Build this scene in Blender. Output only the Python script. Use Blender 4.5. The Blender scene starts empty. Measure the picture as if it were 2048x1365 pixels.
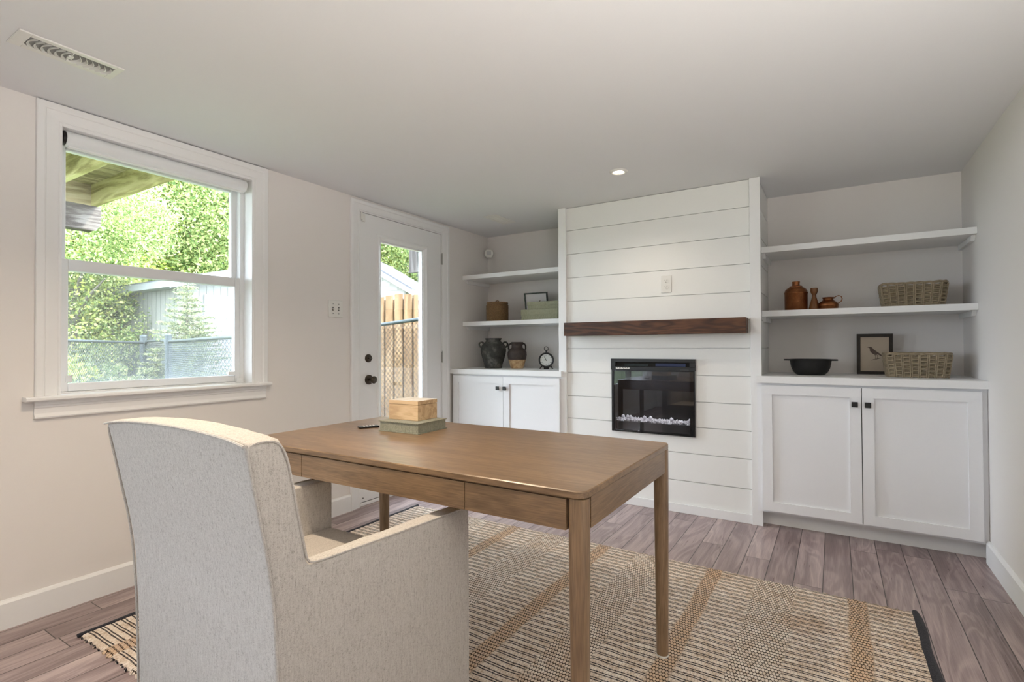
import bpy, math, random
import numpy as np
from mathutils import Matrix, Vector
random.seed(7); rng = np.random.default_rng(7)
S = bpy.context.scene
COL = S.collection
# ------------------------------------------------------------ camera, world, sun, exposure
_y, _p, _r, _f = .5572, .0118, -.0046, 1035.246
fw = Vector((-math.sin(_y)*math.cos(_p), math.cos(_y)*math.cos(_p), math.sin(_p)))
rt = Vector((math.cos(_y), math.sin(_y), 0)); up = rt.cross(fw)
RR = math.cos(_r)*rt+math.sin(_r)*up; UU = -math.sin(_r)*rt+math.cos(_r)*up
cd = bpy.data.cameras.new('camera'); cam = bpy.data.objects.new('camera', cd); COL.objects.link(cam)
cam.matrix_world = Matrix(((RR.x, UU.x, -fw.x, 2.7906), (RR.y, UU.y, -fw.y, -3.515), (RR.z, UU.z, -fw.z, 1.1012), (0, 0, 0, 1)))
cd.sensor_width = 36; cd.lens = _f*36/2048; cd.clip_start = .02; cd.clip_end = 300
S.camera = cam
S.view_settings.view_transform = 'Standard'; S.view_settings.look = 'None'
S.view_settings.exposure = 0.58; S.view_settings.gamma = 1.0; S.view_settings.use_curve_mapping = False
W = bpy.data.worlds.new('sky'); S.world = W; W.use_nodes = True
wb = W.node_tree.nodes['Background']; wb.inputs[0].default_value = (.76, .87, 1, 1); wb.inputs[1].default_value = 14.0
def lamp(name, kind, loc, energy, color=(1, 1, 1), aim=None, **kw):
    d = bpy.data.lights.new(name, kind); d.energy = energy; d.color = color
    for k, v in kw.items(): setattr(d, k, v)
    o = bpy.data.objects.new(name, d); COL.objects.link(o); o.location = loc
    if aim is not None: o.rotation_euler = (Vector(aim)-Vector(loc)).to_track_quat('-Z', 'Y').to_euler()
    return o
lamp('sun', 'SUN', (5, 3, 9), 4.2, (1, .92, .76), (0, 0, 3), angle=.01)
def portal(name, loc, aim, sx, sy):
    o = lamp(name, 'AREA', loc, 1, (1, 1, 1), aim, shape='RECTANGLE', size=sx, size_y=sy)
    o.data.cycles.is_portal = True
portal('window_daylight', (-.2, -2.235, 1.48), (2, -2.235, 1.48), .86, 1.18)
portal('door_daylight', (-.2, -.6, 1.1), (2, -.6, 1.1), .48, 1.6)
portal('added_window_daylight', (-.2, -4.75, 1.25), (2, -4.75, 1.25), 1.9, 1.6)  # portal of the unseen window added for side fill
DOWN_W = 3.2; UP_W = 14
# ------------------------------------------------------------ materials
def srgb(r, g, b):
    f = lambda c: (c/255/12.92 if c/255 <= .04045 else ((c/255+.055)/1.055)**2.4)
    return (f(r), f(g), f(b))
class NT:
    def __init__(s, name):
        s.m = bpy.data.materials.new(name); s.m.use_nodes = True; s.t = s.m.node_tree
        s.b = s.t.nodes['Principled BSDF']; s.out = s.t.nodes['Material Output']
    def n(s, typ, **kw):
        o = s.t.nodes.new(typ)
        for k, v in kw.items():
            if k.startswith('i_'): s.put(o.inputs[k[2:]] if not k[2:].isdigit() else o.inputs[int(k[2:])], v)
            else: setattr(o, k, v)
        return o
    def put(s, sock, v):
        if isinstance(v, bpy.types.NodeSocket): s.t.links.new(v, sock)
        elif isinstance(v, (tuple, list)) and len(v) == 3 and sock.type == 'RGBA': sock.default_value = (*v, 1)
        else: sock.default_value = v
    def ma(s, op, a, b=0., c=0.):
        o = s.n('ShaderNodeMath', operation=op); s.put(o.inputs[0], a); s.put(o.inputs[1], b)
        if op in ('MULTIPLY_ADD', 'COMPARE', 'SMOOTH_MIN', 'WRAP'): s.put(o.inputs[2], c)
        return o.outputs[0]
    def mix(s, f, a, b):
        o = s.n('ShaderNodeMix', data_type='RGBA'); s.put(o.inputs[0], f); s.put(o.inputs[6], a); s.put(o.inputs[7], b)
        return o.outputs[2]
    def pos(s, obj=False):
        v = s.n('ShaderNodeTexCoord').outputs['Object'] if obj else s.n('ShaderNodeNewGeometry').outputs['Position']
        o = s.n('ShaderNodeSeparateXYZ'); s.put(o.inputs[0], v); return o.outputs[0], o.outputs[1], o.outputs[2], v
    def vec(s, x, y, z):
        o = s.n('ShaderNodeCombineXYZ'); s.put(o.inputs[0], x); s.put(o.inputs[1], y); s.put(o.inputs[2], z); return o.outputs[0]
    def noise(s, v, scale, detail=2., rough=.5, dist=0.):
        o = s.n('ShaderNodeTexNoise'); s.put(o.inputs['Vector'], v); o.inputs['Scale'].default_value = scale
        o.inputs['Detail'].default_value = detail; o.inputs['Roughness'].default_value = rough; o.inputs['Distortion'].default_value = dist
        return o.outputs[0]
    def rand(s, w):
        o = s.n('ShaderNodeTexWhiteNoise', noise_dimensions='1D'); s.put(o.inputs['W'], w); return o.outputs[0]
    def ramp(s, f, stops):
        o = s.n('ShaderNodeValToRGB'); s.put(o.inputs[0], f); e = o.color_ramp.elements
        while len(e) < len(stops): e.new(.5)
        for q, (p, c) in zip(e, stops): q.position = p; q.color = (*c, 1) if len(c) == 3 else c
        return o.outputs[0]
    def step(s, x, a, b):
        o = s.n('ShaderNodeMapRange', interpolation_type='SMOOTHSTEP'); s.put(o.inputs[0], x); o.inputs[1].default_value = a; o.inputs[2].default_value = b
        return o.outputs[0]
    def bump(s, h, strength=.3, dist=.002):
        o = s.n('ShaderNodeBump'); s.put(o.inputs['Height'], h); o.inputs['Strength'].default_value = strength; o.inputs['Distance'].default_value = dist
        s.put(s.b.inputs['Normal'], o.outputs[0])
    def fin(s, col=None, rough=.5, metal=0., spec=.5, coat=0.):
        if col is not None: s.put(s.b.inputs['Base Color'], col)
        s.put(s.b.inputs['Roughness'], rough); s.b.inputs['Metallic'].default_value = metal
        s.b.inputs['Specular IOR Level'].default_value = spec; s.b.inputs['Coat Weight'].default_value = coat
        return s.m
def paint(name, col, rough=.5, var=.03, bump=.05, scale=60, spec=.4, metal=0.):
    t = NT(name); x, y, z, v = t.pos(True)
    n = t.noise(v, scale, 3); c2 = tuple(max(0, c*(1-var*2)) for c in col)
    c = t.mix(n, c2, col)
    if bump: t.bump(n, bump, .001)
    return t.fin(c, rough, metal, spec)
M = {}
M['wall'] = paint('warm_grey_wall_paint', (.81, .775, .745), .75, .01, .08, 220, .25)
M['ceil'] = paint('ceiling_paint', (.80, .80, .81), .85, .01, .08, 200, .2)
M['white'] = paint('white_trim_paint', (.86, .86, .855), .42, .01, .03, 90)
M['whitec'] = paint('white_cabinet_paint', (.85, .85, .86), .38, .01, .03, 90)
M['ship'] = paint('white_shiplap_paint', (.86, .86, .835), .45, .01, .04, 90)
M['vinyl'] = paint('white_vinyl', (.82, .83, .84), .3, .005, 0, 50)
M['plastic'] = paint('white_plastic', (.80, .79, .75), .35, .01, 0, 50)
M['dark'] = paint('black_metal', (.018, .018, .018), .35, .1, .02, 80)
M['black'] = paint('black_enamel', (.010, .010, .011), .25, .1, 0, 80)
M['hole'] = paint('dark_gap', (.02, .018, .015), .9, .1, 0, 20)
M['hinge'] = paint('satin_hinge_metal', (.42, .42, .40), .4, .1, 0, 40, .5, .5)
M['slot'] = paint('grey_slot', (.10, .10, .10), .8, .1, 0, 20)
M['bronze'] = paint('aged_bronze', (.16, .13, .10), .35, .4, .1, 120, .5, .9)
M['galv'] = paint('galvanised_steel', (.055, .07, .072), .5, .2, .05, 60, .5, .4)
M['greywood'] = None
def wood(name, axis, cols, scale=1., rings=14., pores=.35, rough=.45, spec=.4, world=False, coat=0., ringw=.45):
    t = NT(name); x, y, z, v = t.pos(not world)
    q = {'x': (x, y, z), 'y': (y, x, z), 'z': (z, x, y)}[axis]
    a = t.ma('MULTIPLY', q[0], .9*scale); b = t.ma('MULTIPLY', q[1], 7*scale); c = t.ma('MULTIPLY', q[2], 7*scale)
    n = t.noise(t.vec(a, b, c), 1., 3, .55, .6)
    r = t.ma('MULTIPLY_ADD', t.ma('SINE', t.ma('MULTIPLY', n, rings*6.28)), .5, .5)
    fine = t.noise(t.vec(t.ma('MULTIPLY', q[0], 14*scale), t.ma('MULTIPLY', q[1], 260*scale), t.ma('MULTIPLY', q[2], 260*scale)), 1., 2, .6)
    f = t.ma('ADD', t.ma('MULTIPLY', r, ringw), t.ma('MULTIPLY', fine, 1-ringw))
    big = t.noise(t.vec(t.ma('MULTIPLY', q[0], 1.5), t.ma('MULTIPLY', q[1], 5), t.ma('MULTIPLY', q[2], 5)), 1., 2)
    col = t.ramp(t.ma('ADD', t.ma('MULTIPLY', f, .8), t.ma('MULTIPLY', t.ma('SUBTRACT', big, .5), .5)), [(.15, cols[0]), (.5, cols[1]), (.85, cols[2])])
    t.bump(fine, pores, .0006)
    return t.fin(col, rough, 0, spec, coat)
oak = [(.13, .080, .045), (.26, .165, .092), (.36, .24, .145)]
for ax in 'xyz': M['oak'+ax] = wood('brown_oak_grain_'+ax, ax, oak, 1.0, 9, .35, .29, .5, ringw=.16)
M['mantel'] = wood('walnut_stained_pine', 'x', [(.035, .014, .007), (.095, .038, .018), (.17, .075, .034)], 1.3, 9, .3, .45)
M['pine'] = wood('pale_box_wood', 'x', [(.42, .27, .14), (.58, .40, .22), (.68, .50, .30)], 3, 4, .25, .55)
M['turned'] = wood('turned_brown_wood', 'z', [(.10, .035, .012), (.19, .075, .025), (.27, .12, .045)], 3, 4, .2, .4)
M['cedar'] = wood('new_cedar_board', 'z', [(.14, .075, .03), (.24, .15, .075), (.32, .22, .125)], 1.4, 3, .3, .7, .2)
M['deckx'] = wood('treated_lumber_x', 'x', [(.20, .17, .07), (.44, .39, .19), (.60, .55, .33)], 1.4, 3, .5, .85, .1)
M['decky'] = wood('treated_lumber_y', 'y', [(.18, .145, .085), (.38, .32, .20), (.54, .47, .33)], 1.4, 3, .5, .85, .1)
M['oldy'] = wood('weathered_beam', 'y', [(.06, .05, .045), (.15, .135, .12), (.22, .205, .19)], 1.6, 4, .5, .9, .1)
M['greywood'] = wood('weathered_post', 'z', [(.05, .045, .04), (.10, .09, .085), (.16, .15, .14)], 1.6, 4, .5, .9, .1)
M['bark'] = paint('tree_bark', (.16, .14, .11), .9, .3, .5, 30)
def floor_mat():
    t = NT('walnut_laminate_planks'); x, y, z, v = t.pos()
    u = t.ma('DIVIDE', t.ma('SUBTRACT', x, 2.381), .1175); row = t.ma('FLOOR', u); fx = t.ma('FRACT', u)
    w = t.ma('DIVIDE', t.ma('ADD', y, t.ma('MULTIPLY', t.rand(t.ma('ADD', row, 31.7)), 3.1)), 1.22)
    ci = t.ma('FLOOR', w); fy = t.ma('FRACT', w)
    idn = t.ma('ADD', t.ma('MULTIPLY', row, 7.13), t.ma('MULTIPLY', ci, 3.77)); r1 = t.rand(idn); r2 = t.rand(t.ma('ADD', idn, 51.3))
    gx = t.ma('MULTIPLY', x, 8.5); gy = t.ma('MULTIPLY', y, 1.35)
    gx = t.ma('ADD', gx, t.ma('MULTIPLY', r1, 40)); gy = t.ma('ADD', gy, t.ma('MULTIPLY', r2, 23))
    n = t.noise(t.vec(gx, gy, r1), 1., 2.5, .5, .7)
    ring = t.ma('POWER', t.ma('MULTIPLY_ADD', t.ma('SINE', t.ma('MULTIPLY', n, 46)), .5, .5), 1.6)
    fine = t.noise(t.vec(t.ma('MULTIPLY', x, 230), t.ma('MULTIPLY', y, 7), r1), 1., 2, .6)
    tone = t.noise(t.vec(t.ma('ADD', t.ma('MULTIPLY', x, 11), t.ma('MULTIPLY', r2, 9)), t.ma('MULTIPLY', y, .9), r1), 1., 2)
    f = t.ma('ADD', t.ma('ADD', t.ma('MULTIPLY', ring, .14), t.ma('MULTIPLY', fine, .34)), t.ma('MULTIPLY', tone, .62))
    f = t.ma('ADD', f, t.ma('MULTIPLY', t.ma('SUBTRACT', r1, .5), .22))
    col = t.ramp(f, [(.24, (.145, .100, .098)), (.46, (.27, .20, .195)), (.64, (.40, .31, .30)), (.82, (.56, .45, .42))])
    ex = t.ma('MINIMUM', fx, t.ma('SUBTRACT', 1., fx)); ey = t.ma('MINIMUM', fy, t.ma('SUBTRACT', 1., fy))
    sx = t.step(ex, .006, .022); sy = t.step(ey, .0006, .0020); sm = t.ma('MULTIPLY', sx, sy)
    col = t.mix(sm, (.03, .02, .018), col)
    t.bump(t.ma('ADD', t.ma('MULTIPLY', sm, 1.), t.ma('MULTIPLY', fine, .12)), .35, .0012)
    return t.fin(col, t.ma('MULTIPLY_ADD', fine, .12, .24), 0, .45)
M['floor'] = floor_mat()
def rug_mat():
    t = NT('woven_jute_rug'); x, y, z, v = t.pos()
    wob = t.noise(v, 9., 2); wob2 = t.noise(v, 60., 1)
    yw = t.ma('ADD', y, t.ma('ADD', t.ma('MULTIPLY', wob, .018), t.ma('MULTIPLY', wob2, .003)))
    xw = t.ma('ADD', x, t.ma('MULTIPLY', t.noise(t.vec(1.3, t.ma('MULTIPLY', y, 1.), 2.), 5., 2), .022))
    xw = t.ma('SUBTRACT', xw, .011)
    per = .573
    def band(c, hw):
        d = t.ma('WRAP', t.ma('SUBTRACT', xw, c), per/2, -per/2); d = t.ma('ABSOLUTE', d)
        return t.ma('SUBTRACT', 1., t.step(d, hw-.006, hw+.006))
    gold = band(1.712, .034); wide = band(1.977, .082); chunk = t.ma('MAXIMUM', gold, wide)
    # line zones
    fy = t.ma('FRACT', t.ma('DIVIDE', yw, .0357))
    def line(c, w):
        d = t.ma('ABSOLUTE', t.ma('SUBTRACT', fy, c)); return t.ma('SUBTRACT', 1., t.step(d, w*.6, w*1.3))
    blk = t.ma('MAXIMUM', line(.30, .080), line(.60, .080))
    dash = t.step(t.ma('SINE', t.ma('MULTIPLY', x, 6.283/.0105)), -.75, -.1)
    blk = t.ma('MULTIPLY', blk, t.ma('MULTIPLY_ADD', dash, .30, .70))
    strand = t.ma('ABSOLUTE', t.ma('SINE', t.ma('MULTIPLY', t.ma('ADD', x, t.ma('MULTIPLY', wob2, .004)), 3.1416/.0105)))
    prof = t.ma('SINE', t.ma('MULTIPLY', t.ma('FRACT', t.ma('SUBTRACT', fy, .64)), 3.1416/.66*1.))
    hl = t.ma('MULTIPLY_ADD', t.ma('POWER', strand, .6), .5, t.ma('MULTIPLY', t.ma('ABSOLUTE', prof), .5))
    # chunky knots
    ky = t.ma('DIVIDE', yw, .0180); kr = t.ma('FLOOR', ky)
    kx = t.ma('ADD', t.ma('DIVIDE', xw, .0108), t.ma('MULTIPLY', kr, .5))
    dx = t.ma('SUBTRACT', t.ma('FRACT', kx), .5); dy = t.ma('SUBTRACT', t.ma('FRACT', ky), .5)
    dd = t.ma('SQRT', t.ma('ADD', t.ma('MULTIPLY', dx, dx), t.ma('MULTIPLY', dy, dy)))
    hk = t.ma('SUBTRACT', 1., t.step(dd, .15, .62)); gap = t.step(dd, .38, .54)
    h = t.mix(chunk, hl, hk)
    n1 = t.noise(v, 34., 3, .6); n2 = t.noise(v, 3.2, 2); n3 = t.noise(v, 160., 1)
    jute = t.ramp(t.ma('ADD', t.ma('MULTIPLY', n1, .8), t.ma('MULTIPLY', t.ma('SUBTRACT', n3, .5), .5)), [(.25, (.58, .45, .34)), (.42, (.76, .65, .545)), (.58, (.85, .77, .68)), (.8, (.90, .85, .79))])
    gcol = t.ramp(n1, [(.2, (.30, .14, .055)), (.5, (.58, .36, .20)), (.8, (.76, .57, .40))])
    base = t.mix(t.ma('MULTIPLY', gold, t.ma('MULTIPLY_ADD', t.step(n1, .35, .62), .6, .22)), jute, gcol)
    base = t.mix(t.ma('MULTIPLY', t.step(n2, .55, .8), .45), base, gcol)
    col = t.mix(t.ma('MULTIPLY', t.ma('SUBTRACT', 1., chunk), blk), base, (.016, .014, .02))
    col = t.mix(t.ma('MULTIPLY', chunk, gap), col, (.03, .018, .012))  # shade between the knots painted into the colour
    gl = t.ma('MULTIPLY', t.ma('SUBTRACT', 1., chunk), t.ma('SUBTRACT', 1., t.step(strand, .08, .34)))
    col = t.mix(t.ma('MULTIPLY', gl, .42), col, (.17, .11, .07))  # strand gaps darkened in colour as occlusion shade
    t.bump(h, .55, .004)
    return t.fin(col, .9, 0, .1)
M['rug'] = rug_mat()
def fabric(name, c0, c1, c2, s=420, b=.5, rough=.9):
    t = NT(name); x, y, z, v = t.pos(True)
    n = t.noise(v, s, 2, .7); n2 = t.noise(v, s*.28, 2, .6); n3 = t.noise(t.vec(t.ma('MULTIPLY', x, 260.), t.ma('MULTIPLY', y, 260.), t.ma('MULTIPLY', z, 40.)), 1., 2)
    f = t.ma('ADD', t.ma('ADD', t.ma('MULTIPLY', n, .5), t.ma('MULTIPLY', n2, .25)), t.ma('MULTIPLY', n3, .25))
    col = t.ramp(f, [(.36, c0), (.46, c1), (.62, c2)])
    t.bump(f, b, .003); m = t.fin(col, rough, 0, .1)
    t.b.inputs['Sheen Weight'].default_value = .15
    return m
M['boucle'] = fabric('oatmeal_upholstery', (.29, .262, .23), (.47, .435, .395), (.58, .545, .50), 620, .5)
M['linen'] = fabric('grey_green_linen', (.10, .095, .065), (.22, .215, .155), (.34, .33, .25), 900, .3)
M['green'] = fabric('sage_green_linen', (.16, .16, .105), (.27, .27, .185), (.36, .36, .26), 900, .25)
M['binding'] = fabric('black_wool_binding', (.006, .006, .009), (.016, .016, .024), (.05, .05, .06), 500, .6)
M['wicker'] = paint('grey_brown_willow', (.42, .335, .22), .65, .30, .4, 90)
M['seagrass'] = paint('golden_seagrass', (.40, .235, .11), .7, .42, .5, 120)
def copper():
    t = NT('hammered_copper'); x, y, z, v = t.pos(True)
    vo = t.n('ShaderNodeTexVoronoi'); t.put(vo.inputs['Vector'], v); vo.inputs['Scale'].default_value = 120
    n = t.noise(v, 25., 3); t.bump(vo.outputs[0], .45, .002)
    return t.fin(t.mix(n, (.13, .045, .018), (.45, .185, .075)), .30, 1., .5)
M['copper'] = copper()
def stoneware(name, a, b, c, s=14):
    t = NT(name); x, y, z, v = t.pos(True); n = t.noise(v, s, 5, .65)
    t.bump(n, .35, .004); return t.fin(t.ramp(n, [(.35, a), (.52, b), (.7, c)]), .75, 0, .3)
M['stone'] = stoneware('charcoal_stoneware', (.030, .030, .028), (.060, .060, .055), (.17, .165, .145))
def twotone():
    t = NT('two_tone_pottery'); x, y, z, v = t.pos(True); n = t.noise(v, 30., 4, .6)
    up_ = t.ramp(n, [(.3, (.025, .018, .016)), (.7, (.06, .042, .036))]); lo = t.ramp(n, [(.3, (.24, .13, .06)), (.5, (.46, .30, .15)), (.7, (.60, .45, .27))])
    t.bump(n, .3, .003)
    return t.fin(t.mix(t.step(t.ma('ADD', z, t.ma('MULTIPLY', n, .003)), .0755, .0775), lo, up_), .5, 0, .4)
M['twotone'] = twotone()
def travertine():
    t = NT('white_veined_lid'); x, y, z, v = t.pos(True)
    n = t.noise(t.vec(t.ma('MULTIPLY', x, 12.), t.ma('MULTIPLY', y, 60.), z), 1., 4, .6)
    return t.fin(t.ramp(n, [(.3, (.52, .42, .32)), (.6, (.74, .68, .60))]), .5)
M['lid'] = travertine()
M['paper'] = paint('cream_paper', (.52, .43, .33), .8, .08, 0, 20)
M['paperw'] = paint('white_paper', (.72, .70, .70), .8, .03, 0, 20)
M['ink'] = paint('brown_ink', (.15, .105, .085), .8, .3, 0, 200)
M['frame'] = paint('dark_brown_frame', (.045, .035, .026), .5, .3, .1, 60)
M['clockface'] = paint('clock_dial', (.66, .66, .62), .5, .02, 0, 20)
M['iron'] = paint('cast_iron', (.014, .014, .014), .42, .4, .25, 60)
M['screen_c'] = None
def glass(name, tint=(1, 1, 1), refl=.5, rough=0.):
    m = bpy.data.materials.new(name); m.use_nodes = True; t = m.node_tree; t.nodes.remove(t.nodes['Principled BSDF'])
    tr = t.nodes.new('ShaderNodeBsdfTransparent'); tr.inputs[0].default_value = (*tint, 1)
    gl = t.nodes.new('ShaderNodeBsdfGlossy'); gl.inputs['Roughness'].default_value = rough
    fr = t.nodes.new('ShaderNodeFresnel'); fr.inputs[0].default_value = 1.45
    mu = t.nodes.new('ShaderNodeMath'); mu.operation = 'MULTIPLY'; mu.inputs[1].default_value = refl
    mx = t.nodes.new('ShaderNodeMixShader'); L = t.links.new
    L(fr.outputs[0], mu.inputs[0]); L(mu.outputs[0], mx.inputs[0]); L(tr.outputs[0], mx.inputs[1]); L(gl.outputs[0], mx.inputs[2])
    L(mx.outputs[0], t.nodes['Material Output'].inputs[0]); return m
M['glass'] = glass('clear_window_glass')
M['smoke'] = glass('smoked_fireplace_glass', (.86, .87, .90), 1.6)
def screen():
    m = bpy.data.materials.new('insect_mesh'); m.use_nodes = True; t = m.node_tree; p = t.nodes['Principled BSDF']
    p.inputs['Base Color'].default_value = (.5, .52, .55, 1); p.inputs['Roughness'].default_value = .8
    tr = t.nodes.new('ShaderNodeBsdfTransparent'); mx = t.nodes.new('ShaderNodeMixShader'); mx.inputs[0].default_value = .18
    t.links.new(tr.outputs[0], mx.inputs[1]); t.links.new(p.outputs[0], mx.inputs[2]); t.links.new(mx.outputs[0], t.nodes['Material Output'].inputs[0]); return m
M['screen'] = screen()
def crystal():
    t = NT('clear_crystal_glass'); t.b.inputs['Transmission Weight'].default_value = .15
    return t.fin((.95, .94, .97), .12, 0, .8)
M['crystal'] = crystal()
def emis(name, col, st):
    t = NT(name); t.b.inputs['Emission Color'].default_value = (*col, 1); t.b.inputs['Emission Strength'].default_value = st; return t.fin((.9, .88, .8), .5)
M['lens'] = emis('lit_lamp_lens', (1, .86, .66), 9)
def leafm(name, a, b, c):
    m = bpy.data.materials.new(name); m.use_nodes = True; t = m.node_tree; p = t.nodes['Principled BSDF']
    g = t.nodes.new('ShaderNodeNewGeometry'); r = t.nodes.new('ShaderNodeValToRGB'); e = r.color_ramp.elements
    e[0].color = (*a, 1); e[0].position = .1; e[1].color = (*c, 1); e[1].position = .95; q = e.new(.5); q.color = (*b, 1)
    t.links.new(g.outputs['Random Per Island'], r.inputs[0]); t.links.new(r.outputs[0], p.inputs['Base Color'])
    p.inputs['Roughness'].default_value = .6; p.inputs['Specular IOR Level'].default_value = .25
    tl = t.nodes.new('ShaderNodeBsdfTranslucent'); t.links.new(r.outputs[0], tl.inputs[0])
    mx = t.nodes.new('ShaderNodeMixShader'); mx.inputs[0].default_value = .5
    t.links.new(p.outputs[0], mx.inputs[1]); t.links.new(tl.outputs[0], mx.inputs[2]); t.links.new(mx.outputs[0], t.nodes['Material Output'].inputs[0]); return m
M['leafA'] = leafm('yellow_green_leaves', (.13, .19, .03), (.38, .44, .09), (.62, .60, .24))
M['leafB'] = leafm('fresh_green_leaves', (.09, .155, .045), (.27, .35, .12), (.52, .55, .26))
M['leafC'] = leafm('shaded_green_leaves', (.05, .09, .035), (.12, .18, .07), (.26, .32, .14))
M['needle'] = leafm('spruce_needles', (.08, .12, .07), (.25, .29, .15), (.46, .47, .27))
M['grass'] = paint('lawn_grass', (.10, .14, .045), .9, .35, .5, 12)
def siding():
    t = NT('painted_grooved_panel'); x, y, z, v = t.pos()
    n = t.noise(v, 8., 3); return t.fin(t.mix(n, (.17, .175, .155), (.20, .205, .185)), .7)
M['shed'] = siding()
M['shedw'] = paint('white_exterior_paint', (.27, .285, .30), .6, .01, 0, 20)
M['shingle'] = paint('grey_shingles', (.16, .16, .18), .9, .4, .6, 60)
M['sidingw'] = paint('white_clapboard', (.36, .35, .32), .6, .02, 0, 20)
# ------------------------------------------------------------ geometry helpers
ORG = {}
class MB:
    def __init__(s): s.v = []; s.f = []
    def add(s, vs, fs):
        k = len(s.v); s.v += [tuple(p) for p in vs]; s.f += [tuple(i+k for i in f) for f in fs]; return s
    def box(s, x0, x1, y0, y1, z0, z1):
        return s.add([(x0, y0, z0), (x1, y0, z0), (x1, y1, z0), (x0, y1, z0), (x0, y0, z1), (x1, y0, z1), (x1, y1, z1), (x0, y1, z1)],
                     [(3, 2, 1, 0), (4, 5, 6, 7), (0, 1, 5, 4), (1, 2, 6, 5), (2, 3, 7, 6), (3, 0, 4, 7)])
    def loft(s, rings, cap=True, closed=False):
        n = len(rings[0]); vs = [p for r in rings for p in r]; fs = []
        m = len(rings)
        for i in range(m if closed else m-1):
            a = i*n; b = ((i+1) % m)*n
            for j in range(n):
                k = (j+1) % n; fs.append((a+j, a+k, b+k, b+j))
        if cap and not closed: fs += [tuple(range(n-1, -1, -1)), tuple((m-1)*n+j for j in range(n))]
        return s.add(vs, fs)
    def prism(s, poly, axis, a, b):
        def P(p, t): return {'x': (t, p[0], p[1]), 'y': (p[0], t, p[1]), 'z': (p[0], p[1], t)}[axis]
        r0 = [P(p, a) for p in poly]; r1 = [P(p, b) for p in poly]
        ar = sum(poly[i][0]*poly[(i+1) % len(poly)][1]-poly[(i+1) % len(poly)][0]*poly[i][1] for i in range(len(poly)))
        flip = (ar < 0) ^ (axis == 'y')
        if flip: r0.reverse(); r1.reverse()
        return s.loft([r0, r1])
    def lathe(s, prof, c=(0, 0, 0), seg=40, sx=1., sy=1.):
        rings = [[(c[0]+r*sx*math.cos(2*math.pi*j/seg), c[1]+r*sy*math.sin(2*math.pi*j/seg), c[2]+z) for j in range(seg)] for r, z in prof]
        return s.loft(rings)
    def cyl(s, p0, p1, r, seg=16, r1=None):
        return s.tube([p0, p1], [r, r if r1 is None else r1], seg)
    def tube(s, pts, r, seg=8, closed=False):
        pts = [Vector(p) for p in pts]; n = len(pts); rs = r if isinstance(r, (list, tuple)) else [r]*n
        rings = []; N = None
        for i, p in enumerate(pts):
            if closed: T = (pts[(i+1) % n]-pts[i-1])
            else: T = pts[min(i+1, n-1)]-pts[max(i-1, 0)]
            T.normalize()
            if N is None:
                N = T.cross(Vector((0, 0, 1)) if abs(T.z) < .9 else Vector((1, 0, 0)))
            N = (N-T*N.dot(T)); N.normalize(); B = T.cross(N)
            rings.append([tuple(p+(N*math.cos(2*math.pi*j/seg)+B*math.sin(2*math.pi*j/seg))*rs[i]) for j in range(seg)])
        return s.loft(rings, True, closed)
    def sphere(s, c, rx, ry=None, rz=None, seg=16, rings=10):
        ry = rx if ry is None else ry; rz = rx if rz is None else rz
        R = []
        for i in range(rings+1):
            a = math.pi*(i/rings)-math.pi/2; q = max(math.cos(a), .02)
            R.append([(c[0]+rx*q*math.cos(2*math.pi*j/seg), c[1]+ry*q*math.sin(2*math.pi*j/seg), c[2]+rz*math.sin(a)) for j in range(seg)])
        return s.loft(R)
    def rot(s, ang, c=(0, 0, 0), axis='z'):
        Rm = Matrix.Rotation(ang, 3, axis.upper()); c = Vector(c)
        s.v = [tuple(Rm @ (Vector(p)-c)+c) for p in s.v]; return s
    def move(s, d): s.v = [(p[0]+d[0], p[1]+d[1], p[2]+d[2]) for p in s.v]; return s
    def build(s, name, mat, parent=None, smooth=False, bevel=0., seg=2, label=None, org=None, sharp=.9):
        me = bpy.data.meshes.new(name)
        if parent is not None: o0 = ORG[parent.name]
        elif org is not None: o0 = org
        else:
            a = np.array(s.v); o0 = ((a[:, 0].min()+a[:, 0].max())/2, (a[:, 1].min()+a[:, 1].max())/2, a[:, 2].min())
        me.from_pydata([(p[0]-o0[0], p[1]-o0[1], p[2]-o0[2]) for p in s.v], [], s.f); me.update()
        o = bpy.data.objects.new(name, me); COL.objects.link(o); me.materials.append(M[mat] if isinstance(mat, str) else mat)
        if parent is not None: o.parent = parent; ORG[o.name] = o0
        else: o.location = o0; ORG[o.name] = o0
        if smooth:
            for p in me.polygons: p.use_smooth = True
        if bevel:
            b = o.modifiers.new('bevel', 'BEVEL'); b.width = bevel; b.segments = seg; b.limit_method = 'ANGLE'; b.angle_limit = .6
            for p in me.polygons: p.use_smooth = True
            try:
                me.set_sharp_from_angle(angle=.7)
            except Exception: pass
        elif smooth:
            try: me.set_sharp_from_angle(angle=sharp)
            except Exception: pass
        if label: o['label'] = label
        return o
def thing(name, loc, label, cat, group=None):
    o = bpy.data.objects.new(name, None); COL.objects.link(o); o.location = loc; ORG[o.name] = tuple(loc)
    o.empty_display_size = .05; o['label'] = label; o['category'] = cat
    if group: o['group'] = group
    return o
def tag(o, label, cat, group=None, kind=None):
    o['label'] = label; o['category'] = cat
    if group: o['group'] = group
    if kind: o['kind'] = kind
    return o
def struct(o): o['kind'] = 'structure'; return o
def sroot(name, loc):
    o = bpy.data.objects.new(name, None); COL.objects.link(o); o.location = loc; ORG[o.name] = tuple(loc); o['kind'] = 'structure'; return o
def copy_tree(o, parent=None):
    c = o.copy(); COL.objects.link(c)
    if parent is not None: c.parent = parent
    for ch in list(o.children): copy_tree(ch, c)
    return c
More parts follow.
